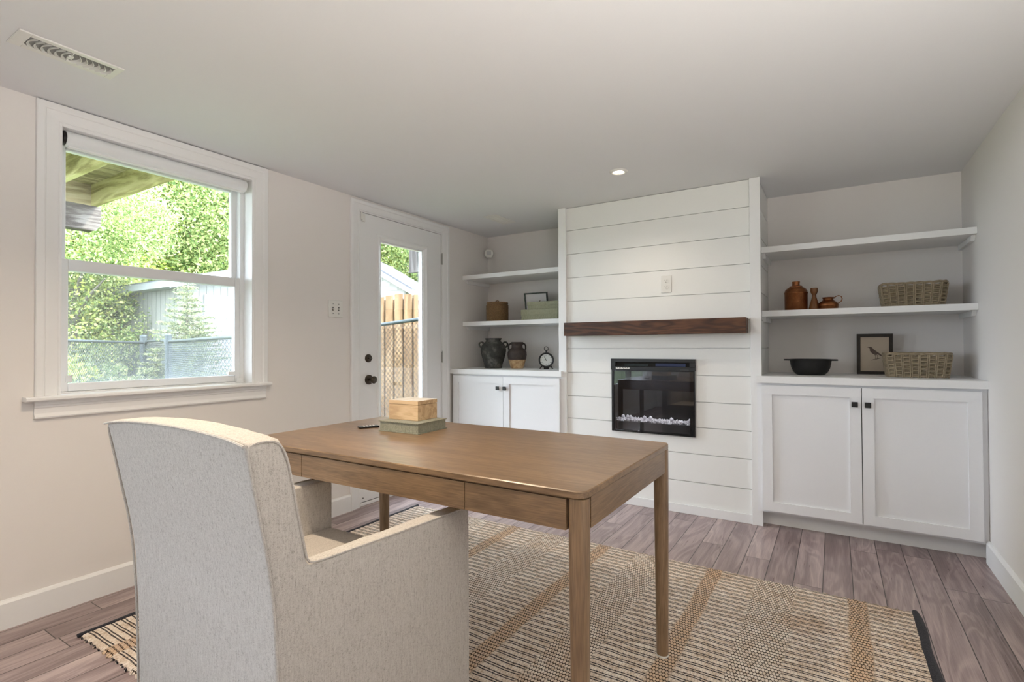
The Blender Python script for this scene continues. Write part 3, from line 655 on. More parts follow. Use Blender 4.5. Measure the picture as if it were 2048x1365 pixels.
MB().lathe([(.001, 0), (.052, 0), (.055, .004), (.066, .040), (.079, .085), (.083, .115), (.081, .140), (.070, .160), (.054, .172), (.048, .178), (.047, .200), (.052, .214), (.0545, .221), (.052, .225), (.045, .221), (.042, .205), (.042, .18), (.001, .14)], (vx, vy, CT+.0006), 56).build('body', 'twotone', t, smooth=True)
for s_ in (-1, 1):
    ca, sa = math.cos(.42), math.sin(.42)
    pr2 = [(.047, .208), (.056, .212), (.067, .207), (.0735, .192), (.074, .172), (.068, .155)]
    b = MB().tube([(vx+s_*q*ca, vy+s_*q*sa, CT+z) for q, z in pr2], .0068, 8); b.build('handle', paint('dark_glaze', (.035, .026, .022), .45, .3, .2, 40), t, smooth=True)
# clock
kx_, ky_ = .792, .22
t = thing('alarm_clock', (kx_, ky_, CT), 'round black alarm clock with ring on top, on the left countertop', 'clock')
cz = CT+.076; ang = .40
def onx(b): b.rot(ang, (kx_, ky_, 0)); return b
b = MB(); b.loft([[(kx_+r_*math.cos(k*math.pi/24), ky_+yy, cz+r_*math.sin(k*math.pi/24)) for k in range(48)] for r_, yy in [(.047, -.010), (.050, -.018), (.057, -.021), (.0615, -.015), (.063, 0), (.060, .016), (.050, .022)]])
onx(b).build('case', 'dark', t, smooth=True)
b = MB(); b.loft([[(kx_+r_*math.cos(k*math.pi/24), ky_+yy, cz+r_*math.sin(k*math.pi/24)) for k in range(48)] for r_, yy in [(.001, -.0125), (.048, -.0125), (.048, -.0095)]]); dial = onx(b).build('dial', 'clockface', t)
b = MB(); 
for a_, L, wd in ((math.radians(90+30), .034, .0022), (math.radians(180), .024, .003)):
    c, s2 = math.cos(a_), math.sin(a_); b.add([(kx_-s2*wd-c*.006, ky_-.0135, cz+c*wd-s2*.006), (kx_+s2*wd-c*.006, ky_-.0135, cz-c*wd-s2*.006), (kx_+c*L+s2*wd*.4, ky_-.0135, cz+s2*L-c*wd*.4), (kx_+c*L-s2*wd*.4, ky_-.0135, cz+s2*L+c*wd*.4)], [(0, 1, 2, 3)])
b.cyl((kx_, ky_-.0145, cz), (kx_, ky_-.0125, cz), .003, 10); onx(b).build('clock_hands', 'black', dial)
def text_mb(items):
    b = MB()
    for s_, x, z, size, y in items:
        cu = bpy.data.curves.new('num', 'FONT'); cu.body = s_; cu.size = size; cu.align_x = 'CENTER'; cu.align_y = 'CENTER'
        ob = bpy.data.objects.new('num', cu); COL.objects.link(ob); bpy.context.view_layer.update()
        me = bpy.data.meshes.new_from_object(ob.evaluated_get(bpy.context.evaluated_depsgraph_get()))
        b.add([(x+v.co.x, y, z+v.co.y) for v in me.vertices], [tuple(p.vertices) for p in me.polygons])
        bpy.data.objects.remove(ob); bpy.data.curves.remove(cu); bpy.data.meshes.remove(me)
    return b
b = text_mb([(str(k), kx_+.0385*math.sin(k*math.pi/6), cz+.0385*math.cos(k*math.pi/6), .014, ky_-.0132) for k in range(1, 13)])
onx(b).build('numerals', 'slot', dial)
b = MB(); b.cyl((kx_, ky_, cz+.060), (kx_, ky_, cz+.073), .006, 12).sphere((kx_, ky_, cz+.074), .0075); onx(b).build('crown', 'dark', t, smooth=True)
b = MB(); b.tube([(kx_+.0165*math.cos(k*math.pi/14), ky_, cz+.092+.0165*math.sin(k*math.pi/14)) for k in range(28)], .0026, 8, True); onx(b).build('carry_ring', 'dark', t, smooth=True)
for s_ in (-1, 1):
    b = MB(); b.tube([(kx_+s_*.036, ky_, cz-.048), (kx_+s_*.050, ky_, cz-.068), (kx_+s_*.054, ky_-.002, CT+.0035)], [.0055, .0045, .0035], 8); onx(b).build('leg', 'dark', t, smooth=True)
b = MB(); b.box(kx_-.020, kx_+.020, ky_-.006, ky_+.012, CT+.0006, cz-.058); onx(b).build('foot', 'dark', t)
# framed print on left shelf
def picture(name, cx_, y0, z0, w_, h_, lean, fwid, fmat, pmat, label, art):
    t = thing(name, (cx_, y0, z0), label, 'picture')
    tf = lambda b: (b.rot(-lean, (cx_, y0, z0), 'x'))
    b = MB(); th = .014
    x0, x1 = cx_-w_/2, cx_+w_/2
    b.box(x0, x0+fwid, y0-th, y0, z0, z0+h_).box(x1-fwid, x1, y0-th, y0, z0, z0+h_).box(x0+fwid, x1-fwid, y0-th, y0, z0, z0+fwid).box(x0+fwid, x1-fwid, y0-th, y0, z0+h_-fwid, z0+h_)
    tf(b).build('frame', fmat, t)
    p = tf(MB().box(x0+fwid-.001, x1-fwid+.001, y0-.006, y0-.002, z0+fwid-.001, z0+h_-fwid+.001)).build('print', pmat, t)
    for poly in art:
        b = MB(); b.add([(x0+fwid+(w_-2*fwid)*a, y0-.0064, z0+fwid+(h_-2*fwid)*c) for a, c in poly], [tuple(range(len(poly)))])
        tf(b).build('drawing', 'ink', p)
    return t
def blob(cx_, cy_, rx, ry, rot=0, n=10): return [(cx_+rx*math.cos(a)*math.cos(rot)-ry*math.sin(a)*math.sin(rot), cy_+rx*math.cos(a)*math.sin(rot)+ry*math.sin(a)*math.cos(rot)) for a in [k*2*math.pi/n for k in range(n)]]
picture('framed_print', .590, .455, SH+.0018, .228, .252, -.16, .011, 'black', 'paperw', 'thin black framed print behind the green boxes on the left shelf',
        [[(.36, .73), (.42, .65), (.46, .56), (.40, .60), (.37, .66)], [(.70, .76), (.66, .74), (.58, .62), (.55, .54), (.62, .60), (.68, .68)], blob(.50, .50, .09, .10), blob(.22, .38, .05, .09, .2), [(.43, .62), (.45, .66), (.46, .62)], [(.50, .63), (.52, .67), (.53, .62)]])
# green boxes
def lidded_box(x0, x1, y0, y1, z0, h_, lidh, label):
    t = thing('storage_box', ((x0+x1)/2, (y0+y1)/2, z0), label, 'box', 'sage green linen storage boxes')
    MB().box(x0+.003, x1-.003, y0+.003, y1-.003, z0+.0005, z0+h_-lidh+.001).build('base', 'green', t, bevel=.0015)
    MB().box(x0, x1, y0, y1, z0+h_-lidh, z0+h_).build('lid', 'green', t, bevel=.0015)
lidded_box(.585, .925, .165, .405, SH+.0005, .084, .045, 'larger sage green linen box, lower of two on the left shelf')
lidded_box(.640, .925, .175, .385, SH+.0848, .062, .030, 'smaller sage green linen box on top of the larger green box')
# ------------------------------------------------------------ right niche objects
x_, y_ = 2.582, .300
t = thing('copper_canister', (x_, y_, SH), 'tall hammered copper canister with narrow neck on the right shelf', 'canister')
MB().lathe([(.001, 0), (.064, 0), (.066, .003), (.0665, .110), (.069, .113), (.069, .118), (.0665, .121), (.064, .132), (.055, .144), (.046, .150), (.044, .1505), (.001, .1505)], (x_, y_, SH+.0006), 56).build('body', 'copper', t, smooth=True)
MB().lathe([(.001, .1508), (.039, .1508), (.040, .157), (.034, .162), (.022, .164), (.0215, .183), (.0235, .186), (.0235, .190), (.001, .190)], (x_, y_, SH+.0006), 40).build('cap', 'copper', t, smooth=True)
x_, y_ = 2.6835, .305
t = MB().lathe([(.001, 0), (.033, 0), (.0335, .004), (.025, .040), (.015, .076), (.0105, .094), (.0125, .102), (.0205, .116), (.022, .128), (.0205, .143), (.018, .143), (.014, .135), (.001, .133)], (x_, y_, SH+.0006), 40)
tag(t.build('candle_holder', 'turned', smooth=True), 'turned brown wooden candle holder with waisted neck between the two copper pieces', 'candle holder')
x_, y_ = 2.759, .300
t = thing('copper_jug', (x_, y_, SH), 'squat copper jug with thin ring handle on the right shelf', 'jug')
MB().lathe([(.001, 0), (.050, 0), (.055, .012), (.0565, .024), (.058, .026), (.0575, .034), (.050, .046), (.036, .056), (.029, .062), (.0285, .068), (.034, .076), (.037, .078), (.035, .079), (.027, .072), (.026, .06), (.001, .03)], (x_, y_, SH+.0006), 56).build('body', 'copper', t, smooth=True)
b = MB(); b.tube([(x_+.030, y_, SH+.071), (x_+.040, y_, SH+.083), (x_+.056, y_, SH+.089), (x_+.070, y_, SH+.082), (x_+.075, y_, SH+.067), (x_+.069, y_, SH+.051), (x_+.054, y_, SH+.043)], .0028, 8); b.build('handle', 'copper', t, smooth=True)
# baskets (built at origin, base z 0)
def basket():
    t = thing('wicker_basket', (0, 0, 0), 'x', 'basket', 'grey willow baskets in the right niche')
    w0, d0, w1, d1, h_ = .134, .090, .150, .104, .128
    def ring(f, off=0., n=72, z=None, wave=0., ph=0):
        pts = []
        w_ = w0+(w1-w0)*f+off; d_ = d0+(d1-d0)*f+off; e = .28
        for k in range(n):
            a = 2*math.pi*k/n; c, s_ = math.cos(a), math.sin(a)
            x = w_*math.copysign(abs(c)**e, c); y = d_*math.copysign(abs(s_)**e, s_)
            q = 1+wave*(1 if ((k+ph) // 2) % 2 else -1)
            pts.append((x*q, y*q, (h_*f if z is None else z)+.0012*math.sin(a*5+ph*2)))
        return pts
    b = MB(); b.loft([ring(0, -.004, z=.001), ring(0, -.004, z=.004)]); b.build('basket_base', 'wicker', t)
    # respace points evenly
    def even(pts, n):
        P = np.array(pts+[pts[0]]); L = np.r_[0, np.cumsum(np.linalg.norm(np.diff(P, axis=0), axis=1))]
        u = np.linspace(0, L[-1], n, endpoint=False); return [tuple(np.interp(u, L, P[:, i])[j] for i in range(3)) for j in range(n)]
    def offs(pts, amp, ph, per):
        out = []; n = len(pts)
        for k, p in enumerate(pts):
            q = Vector((p[0], p[1], 0)); q.normalize() if q.length else None
            a = amp*math.sin(2*math.pi*k/per+ph); out.append((p[0]+q.x*a, p[1]+q.y*a, p[2]+.0008*random.uniform(-1, 1)))
        return out
    b = MB(); rows = 11
    for k in range(rows):
        f = (k+.6)/(rows+.8); b.tube(offs(even(ring(f), 144), .0050, math.pi*(k % 2), 12), .0052, 6, True)
    b.build('weavers', 'wicker', t, smooth=True)
    b = MB(); r0 = even(ring(0), 24); r1 = even(ring(1.), 24)
    for k in range(24):
        for dlt in (-.004, .004):
            p, q = Vector(r0[k]), Vector(r1[k]); tan = (Vector(r0[(k+1) % 24])-Vector(r0[k-1])).normalized()*dlt
            po = Vector((p.x, p.y, 0)).normalized()*.0042; b.tube([tuple(p+tan+po), tuple((p+q)/2+tan+po), tuple(q+tan+po)], .0036, 6)
    b.build('stakes', 'wicker', t, smooth=True)
    b = MB()
    for j in range(3):
        pts = even(ring(1.), 96); b.tube([(p[0]*(1+.018*math.cos(k*.5+j*2.09)), p[1]*(1+.018*math.cos(k*.5+j*2.09)), p[2]+.005+.0045*math.sin(k*.5+j*2.09)) for k, p in enumerate(pts)], .0042, 6, True)
        pts = even(ring(0.), 96); b.tube([(p[0]*(1.02+.014*math.cos(k*.5+j*2.09)), p[1]*(1.02+.014*math.cos(k*.5+j*2.09)), .0085+.0035*math.sin(k*.5+j*2.09)) for k, p in enumerate(pts)], .0034, 5, True)
    b.build('braided_rim', 'wicker', t, smooth=True)
    return t
bk = basket(); bk.location = (3.180, .318, SH+.0012); bk.rotation_euler = (0, 0, .02); bk['label'] = 'willow basket standing alone on the lower right shelf'
bk2 = copy_tree(bk); bk2.location = (3.186, .235, CT+.0012); bk2.rotation_euler = (0, 0, .06); bk2['label'] = 'willow basket on the right countertop in front of the bird print'
bk.scale = (1.02, 1, 1.0); bk2.scale = (.98, 1, 1.0)
# bowl
x_, y_ = 2.661, .225
t = thing('cast_iron_bowl', (x_, y_, CT), 'black cast iron bowl with two flat lug handles on the right countertop', 'bowl')
MB().lathe([(.001, .0), (.070, .0), (.080, .004), (.096, .022), (.106, .045), (.111, .070), (.1145, .090), (.118, .0985), (.110, .0985), (.106, .088), (.098, .050), (.066, .014), (.001, .010)], (x_, y_, CT+.0006), 64).build('bowl_body', 'iron', t, smooth=True)
for s_ in (-1, 1):
    b = MB(); P = [(x_+s_*(.108), y_-.040), (x_+s_*.135, y_-.030), (x_+s_*.147, y_-.012), (x_+s_*.147, y_+.012), (x_+s_*.135, y_+.030), (x_+s_*.108, y_+.040)]
    b.prism(P, 'z', CT+.0895, CT+.0985); b.build('lug_handle', 'iron', t, bevel=.002)
# bird print
picture('framed_print', 3.003, .470, CT+.0018, .186, .256, -.13, .019, 'frame', 'paper', 'brown framed bird drawing behind the basket on the right countertop',
        [[(.235, .700), (.300, .705), (.36, .715), (.42, .69), (.47, .64), (.56, .585), (.68, .52), (.78, .445), (.72, .445), (.60, .50), (.55, .475), (.46, .50), (.38, .55), (.335, .60), (.335, .665), (.30, .685)],
         [(.50, .49), (.535, .42), (.52, .35), (.535, .35), (.552, .42), (.52, .495)], [(.57, .49), (.60, .43), (.575, .345), (.59, .345), (.615, .43), (.59, .49)],
         [(.38, .315), (.52, .345), (.74, .385), (.73, .400), (.52, .360), (.37, .325)]])
# ------------------------------------------------------------ desk
DX0, DX1, DY0, DY1, DZ = .8718, 2.290, -2.3925, -1.6485, .7581
t = thing('desk', ((DX0+DX1)/2, (DY0+DY1)/2, .006), 'brown oak writing desk with rounded corners and three drawers', 'desk')
def rrect(x0, x1, y0, y1, r, n=6):
    P = []
    for cx_, cy_, a0 in ((x1-r, y1-r, 0), (x0+r, y1-r, 90), (x0+r, y0+r, 180), (x1-r, y0+r, 270)):
        for k in range(n+1): a = math.radians(a0+90*k/n); P.append((cx_+r*math.cos(a), cy_+r*math.sin(a)))
    return P
b = MB(); R = []
for ins, z in ((.004, DZ-.0205), (.0, DZ-.0165), (0, DZ-.0025), (.0025, DZ)):
    R.append([(p[0], p[1], z) for p in rrect(DX0+ins, DX1-ins, DY0+ins, DY1-ins, .030-ins)])
b.loft(R); b.build('desk_top', 'oakx', t, smooth=True, sharp=.5)
zt, zb = DZ-.0207, .6608
for (cx_, cy_) in ((DX0+.026, DY0+.026), (DX1-.026, DY0+.026), (DX0+.026, DY1-.026), (DX1-.026, DY1-.026)):
    r0 = rrect(cx_-.0235, cx_+.0235, cy_-.0235, cy_+.0235, .016, 4); r1 = rrect(cx_-.0205, cx_+.0205, cy_-.0205, cy_+.0205, .0195, 4)
    b = MB(); b.loft([[(p[0], p[1], .0165) for p in r1], [(p[0], p[1], .60) for p in r0], [(p[0], p[1], zt) for p in r0]]); lg = b.build('leg', 'oakz', t, smooth=True, sharp=.5)
    MB().lathe([(.001, .0072), (.0215, .0072), (.0215, .0162), (.001, .0162)], (cx_, cy_, .0015), 24).build('foot_glide', 'plastic', lg, label='white plastic glide')
ix0, ix1, iy0_, iy1_ = DX0+.050, DX1-.050, DY0+.050, DY1-.050
MB().box(ix0, ix1, DY1-.022, DY1-.006, zb, zt).build('back_apron', 'oakx', t)
MB().box(DX1-.022, DX1-.0055, iy0_, iy1_, zb, zt).build('side_apron', 'oaky', t)
MB().box(DX0+.0055, DX0+.022, iy0_, iy1_, zb, zt).build('side_apron', 'oaky', t)
seams = [ix0, 1.2385, 1.9355, ix1]
for a, c in zip(seams[:-1], seams[1:]):
    g = .0013
    dr = MB().box(a+g, c-g, DY0+.003, DY0+.019, zb, zt-.002).build('drawer_front', 'oakx', t)
    b = MB(); b.box(a+.02, c-.02, DY0+.0192, DY0+.36, zb+.022, zb+.030).box(a+.02, a+.03, DY0+.0192, DY0+.36, zb+.030, zt-.012).box(c-.03, c-.02, DY0+.0192, DY0+.36, zb+.030, zt-.012); b.build('drawer_box', 'pine', dr)
MB().box(ix0, ix1, DY0+.021, DY0+.0235, zb+.002, zt-.001).build('drawer_rail', 'hole', t)
# things on desk
c0 = (1.397, -1.980)
def box_rot(name, cx_, cy_, w_, d_, z0, z1, ang, mat, parent, bevel=.001, grow=0.):
    return MB().box(cx_-w_/2-grow, cx_+w_/2+grow, cy_-d_/2-grow, cy_+d_/2+grow, z0, z1).rot(ang, (cx_, cy_, 0)).build(name, mat, parent, bevel=bevel)
bx, by, ba = 1.2905, -1.8925, .03
t = thing('book_box', (bx, by, DZ), 'flat grey-green linen book-shaped box on the desk, under the wooden box', 'box')
box_rot('spine_body', bx, by, .204, .176, DZ+.0038, DZ+.0390, ba, 'linen', t)
box_rot('cover_board', bx, by, .212, .186, DZ+.0004, DZ+.0035, ba, 'linen', t, .0006)
box_rot('cover_board', bx, by, .212, .186, DZ+.0393, DZ+.0428, ba, 'linen', t, .0006)
zz = DZ+.0434; bx2, by2 = 1.270, -1.870
t = thing('wooden_box', (bx2, by2, zz), 'pale wooden box with white veined lid, on top of the linen book box', 'box')
box_rot('box_body', bx2, by2, .156, .126, zz, zz+.0635, ba+.01, 'pine', t, .001)
box_rot('box_lid', bx2, by2, .157, .127, zz+.0648, zz+.0800, ba+.01, 'pine', t, .001)
box_rot('lid_inlay', bx2, by2, .155, .125, zz+.0801, zz+.0808, ba+.01, 'lid', t, .0)
t = thing('remote_control', (1.088, -1.951, DZ), 'small black remote control lying on the desk beside the linen box', 'remote control')
rc = (1.088, -1.951)
MB().box(rc[0]-.043, rc[0]+.043, rc[1]-.019, rc[1]+.019, DZ+.0005, DZ+.0075).rot(1.05, (*rc, 0)).build('casing', 'black', t, bevel=.002)
for k in range(4):
    for j in range(2):
        b = MB().cyl((rc[0]-.020+.014*k, rc[1]-.008+.016*j, DZ+.0074), (rc[0]-.020+.014*k, rc[1]-.008+.016*j, DZ+.0088), .0036, 10).rot(1.05, (*rc, 0)); b.build('button', 'plastic', t)
# ------------------------------------------------------------ chair
t = thing('upholstered_armchair', (1.51, -2.56, .013), 'oatmeal upholstered dining armchair with high back, pulled up to the desk', 'chair')
rear = [(.013, -2.860), (.20, -2.862), (.41, -2.866), (.55, -2.872), (.64, -2.882), (.72, -2.897), (.78, -2.910), (.85, -2.923), (.90, -2.934), (.925, -2.940)]
front = [(.013, -2.745), (.40, -2.765), (.60, -2.790), (.65, -2.797), (.69, -2.806), (.76, -2.821), (.83, -2.834), (.87, -2.843), (.90, -2.853), (.925, -2.868)]
rY = lambda z: np.interp(z, [p[0] for p in rear], [p[1] for p in rear]); fY = lambda z: np.interp(z, [p[0] for p in front], [p[1] for p in front])
xl, xr = 1.203, 1.822
def crown(x): q = (x-xl)/(xr-xl); return .914+.019*math.sin(math.pi*min(1, max(0, q)))**.6
b = MB(); nx = 17; R = []
for i in range(nx):
    x = xl+(xr-xl)*i/(nx-1); top = crown(x); ring = []
    zs = np.linspace(.013, top, 16)
    for z in zs: ring.append((x, float(rY(z)), float(z)))
    for z in zs[::-1]: ring.append((x, float(fY(z))+(.006*math.sin(math.pi*(i/(nx-1))) if z > .5 else 0), float(z)))
    R.append(ring)
b.loft(R)
def arm(xo_b, xo_f, th_b, th_f, sgn, yf=-2.262):
    R = []
    for k in range(13):
        f = k/12; y = -2.850+(yf+2.850)*f; xo = xo_b+(xo_f-xo_b)*f; th = th_b+(th_f-th_b)*f; zt_ = .634-.012*f
        if f < .12: zt_ += .0
        xi = xo-sgn*th
        a, c = (xi, xo) if sgn > 0 else (xo, xi)
        R.append([(a, y, .013), (c, y, .013), (c, y, zt_), (a, y, zt_)])
    b.loft([r[::-1] for r in R])
arm(xr-.001, 1.852, .045, .058, 1); arm(xl+.001, 1.166, .045, .058, -1, -2.250)
b.box(1.225, 1.79, -2.80, -2.275, .013, .36)
shell = b.build('upholstered_shell', 'boucle', t, smooth=True)
m = shell.modifiers.new('remesh', 'REMESH'); m.mode = 'VOXEL'; m.voxel_size = .0055; m.use_smooth_shade = True
m = shell.modifiers.new('smooth', 'SMOOTH'); m.factor = .5; m.iterations = 7
R = []
for z, ins in ((.358, .0), (.430, .0), (.444, .004), (.450, .014), (.452, .04)):
    R.append([(p[0], p[1], z) for p in rrect(1.214+ins, 1.794-ins, -2.80+ins, -2.250-ins, .02, 4)])
MB().loft(R).build('seat_cushion', 'boucle', t, smooth=True)
def pipe(pts, r=.0030):
    MB().tube(pts, r, 6).build('piping', 'boucle', t, smooth=True)
def sm(pts, n=6):
    P = np.array(pts, float); 
    for _ in range(3):
        Q = [P[0]]
        for a, c in zip(P[:-1], P[1:]): Q += [a*.75+c*.25, a*.25+c*.75]
        Q.append(P[-1]); P = np.array(Q)
    return [tuple(p) for p in P]
for x, s_ in ((xr-.001, 1), (xl+.001, -1)):
    tops = .914
    yfA = -2.262 if s_ > 0 else -2.250; xf = 1.851 if s_ > 0 else 1.167
    pts = [(x, float(rY(.03)), .03), (x, float(rY(.3)), .3), (x, float(rY(.5)), .5), (x, float(rY(.64)), .64), (x, float(rY(.78)), .78), (x, float(rY(.88)), .88), (x, -2.932, .904), (x, -2.925, .9115), (x, -2.905, .9150), (x, -2.880, .9130), (x, -2.864, .905), (x, -2.851, .885)]
    pts += [(x, float(fY(z))-.002, z) for z in (.86, .80, .74, .69, .66)]+[(x, -2.797, .641), (x+s_*.002, -2.780, .6335), (x+s_*.006, -2.70, .6315)]
    pts += [(x+(xf-x)*f, -2.85+(yfA+2.85)*f, .6340-.012*f) for f in (.45, .7, .93)]
    pts += [(xf, yfA-.006, .618), (xf, yfA-.002, .600), (xf, yfA-.002, .2), (xf, yfA-.002, .03)]
    pipe(sm(pts))
pipe(sm([(xl+(xr-xl)*k/12, -2.9405, crown(xl+(xr-xl)*k/12)-.0035) for k in range(13)]), .0030)
# ------------------------------------------------------------ rug
t = thing('area_rug', (1.70, -1.76, 0), 'striped jute rug with thin black lines and black ends, under desk and chair', 'rug')
ra = random.Random(5); n = 220
x0r, x1r, y0r, y1r = .345, 3.048, -2.702, -.838
b = MB(); rows = []
for side in (0, 1):
    L = []
    for k in range(n+1):
        x = x0r+(x1r-x0r)*k/n; e = .006*math.sin(k*2.1)+ra.uniform(-.002, .002)
        yb = y1r+.022*(1-k/n)+.012*math.sin(math.pi*k/n); yf_ = y0r-.012*math.sin(math.pi*k/n)*0
        L.append((x, (yb+e) if side else (yf_-e)))
    rows.append(L)
bot, top = rows
N = n+1
mid = 8; V = []; 
def zed(q): return .0105 if 0 < q < mid else .006
for q in range(mid+1):
    f = [0, .004, .012, .25, .5, .75, .988, .996, 1][q]
    for k in range(N): V.append((bot[k][0], bot[k][1]+(top[k][1]-bot[k][1])*f, .0115 if 1 < q < mid-1 else (.009 if 0 < q < mid else .0035)))
for k in range(N): V.append((bot[k][0], bot[k][1], .0006))
for k in range(N): V.append((top[k][0], top[k][1], .0006))
F = []
for q in range(mid):
    for k in range(n): F.append((q*N+k, q*N+k+1, (q+1)*N+k+1, (q+1)*N+k))
o1 = (mid+1)*N; o2 = (mid+2)*N
for k in range(n): F.append((o1+k, o1+k+1, k+1, k)); F.append((mid*N+k, mid*N+k+1, o2+k+1, o2+k))
b.add(V, F); b.build('weave', 'rug', t, smooth=True)
for (xa, xb, ya, yb) in ((.3155, .3465, -2.708, -.806), (3.046, 3.079, -2.708, -.830)):
    b = MB(); R = []
    for k in range(41):
        y = ya+(yb-ya)*k/40; w_ = (xb-xa)/2*(1 if 0 < k < 40 else .6); c = (xa+xb)/2+.003*math.sin(k*.9)
        R.append([(c+w_*math.cos(a), y, .0075+.0068*math.sin(a)) for a in [j*math.pi/5 for j in range(10)]])
    b.loft(R); b.build('binding', 'binding', t, smooth=True, label='black end binding')
exec_ext = True
# ------------------------------------------------------------ outdoors
struct(MB().box(-60, -.161, -30, 60, -.30, -.03).build('ground', 'grass'))
# deck over the window
dk = thing('raised_deck', (-1.4, -3.0, 0), 'underside of weathered wooden deck above the window', 'deck')
zj = 2.35; zt_ = 2.53
for y in [-1.64-.4*k for k in range(0, 9)]:
    MB().box(-2.72, -.17, y, y+.04 if y < -1.7 else y+.045, zj, zt_).build('joist', 'deckx', dk)
MB().box(-2.722, -2.684, -5.0, -1.595, zj+.0, zt_).build('rim_board', 'decky', dk)
b = MB(); k = 0
x = -2.75
while x < -.30: b.box(x, x+.132, -5.0, -1.56, zt_+.0005, zt_+.032); x += .139
b.build('deck_boards', 'decky', dk)
bm_ = MB()
for k in range(3): bm_.prism([(-5.0, 2.135), (-1.615, 2.135), (-1.580, 2.165), (-1.563, 2.20), (-1.563, 2.3495), (-5.0, 2.3495)], 'x', -2.690-.040*k-.037, -2.690-.040*k)
bm_.build('beam', 'oldy', dk, label='grey built-up beam with rounded end')
MB().box(-2.80, -2.70, -4.6, -4.5, -.03, 2.134).build('post', 'greywood', dk)
# second deck beam seen in door glass
t2 = thing('stair_landing', (-1.95, 1.75, 0), 'grey weathered wooden post end hanging beside the door glass, top right', 'deck')
MB().box(-2.02, -1.60, 1.62, 1.66, 2.10, 3.2).build('stringer_board', 'greywood', t2)
MB().box(-1.88, -1.86, 1.618, 1.6205, 2.18, 3.0).build('board_gap', 'hole', t2)
MB().box(-1.72, -.17, 1.62, 1.66, 2.45, 2.65).build('landing_beam', 'deckx', t2)
MB().box(-.30, -.20, 1.60, 1.70, -.03, 2.45).build('post', 'greywood', t2)
# chain link fence
def chainlink(b, p0, p1, z0, z1, pitch=.058, r=.0026):
    p0 = Vector((*p0, 0)); p1 = Vector((*p1, 0)); L = (p1-p0).length; u = (p1-p0)/L; Hh = z1-z0
    def P(s_, z): q = p0+u*s_; return Vector((q.x, q.y, z))
    k = -Hh
    nrm = Vector((-u.y, u.x, 0))*r
    def wire(s0, za, s1, zb_):
        A, B = P(s0, za), P(s1, zb_); d_ = (B-A).normalized(); n2 = d_.cross(nrm.normalized())*r
        b.add([tuple(A+nrm), tuple(A-nrm*.5+n2*.87), tuple(A-nrm*.5-n2*.87), tuple(B+nrm), tuple(B-nrm*.5+n2*.87), tuple(B-nrm*.5-n2*.87)], [(0, 1, 4, 3), (1, 2, 5, 4), (2, 0, 3, 5)])
    asp = 1.08
    s = -Hh/asp
    while s < L:
        a0, a1 = s, s+Hh/asp; za, zb_ = z0, z1
        if a0 < 0: za = z0+(-a0)*asp; a0 = 0
        if a1 > L: zb_ = z1-(a1-L)*asp; a1 = L
        if a1-a0 > .01:
            wire(a0, za, a1, zb_); wire(L-a0, za, L-a1, zb_)
        s += pitch
def fence(name, p0, p1, ztop, posts, label, group=None, rise=0., wmat='galv', wr=.0026):
    m_ = ((p0[0]+p1[0])/2, (p0[1]+p1[1])/2, -.03)
    t = thing(name, m_, label, 'fence', group)
    b = MB(); chainlink(b, p0, p1, .0, ztop+.02, r=wr)
    if rise: b.v = [(p[0], p[1], p[2]+rise*(p[0]-p0[0])/(p1[0]-p0[0])) for p in b.v]
    b.build('wire_mesh', wmat, t)
    MB().cyl((*p0, ztop), (*p1, ztop+rise), .021, 12).build('top_rail', 'galv', t, smooth=True)
    for q in posts:
        b = MB().cyl((q[0], q[1], -.029), (q[0], q[1], q[2]), q[3], 14).sphere((q[0], q[1], q[2]), q[3]*1.1, None, q[3]*.7, 12, 6); b.build('fence_post', 'galv', t, smooth=True)
    return t
A = (-2.30, -.56); B = (-6.556, .738); Cc = (-8.45, 1.30); Dd = (-5.9, -.98)
ft = .6
Cc = (-8.533, 1.204)
fence('chain_link_fence', A, (-6.52, .727), 1.22, [(-6.52, .727, 1.315, .050), (-2.35, -.545, 1.25, .032)], 'chain link fence panel right of the gate, in front of the spruce')
fence('chain_link_fence', Cc, (-6.05, -.82), 1.22, [(-8.533, 1.204, 1.335, .062), (-6.10, -.78, 1.235, .026)], 'chain link fence panel left of the gate, towards the maple')
g = thing('fence_gate', (-7.5, .98, 0), 'narrow chain link gate with rounded tube frame between two posts', 'gate')
ga = (-8.40, 1.185); gb = (-6.75, .80); b = MB(); chainlink(b, ga, gb, .05, 1.20); b.build('wire_mesh', 'galv', g)
def gp(f, z): return (ga[0]+(gb[0]-ga[0])*f, ga[1]+(gb[1]-ga[1])*f, z)
MB().tube([gp(0, -.02), gp(0, 1.15), gp(.02, 1.21), gp(.08, 1.24), gp(.5, 1.245), gp(.92, 1.24), gp(.985, 1.20), gp(1, 1.10), gp(1, -.02)], .024, 10).build('gate_frame', 'galv', g, smooth=True)
b = MB(); b.box(gb[0]-.04, gb[0]+.20, gb[1]-.06, gb[1]-.0, .86, .90); b.build('latch', 'galv', g)
fence('chain_link_fence', (-2.60, .80), (-.22, .80), 1.301, [(-2.60, .80, 1.34, .03), (-.22, .80, 1.52, .03)], 'chain link fence just outside the glazed door', rise=.181, wmat=paint('rusty_wire', (.022, .014, .009), .8), wr=.0034)
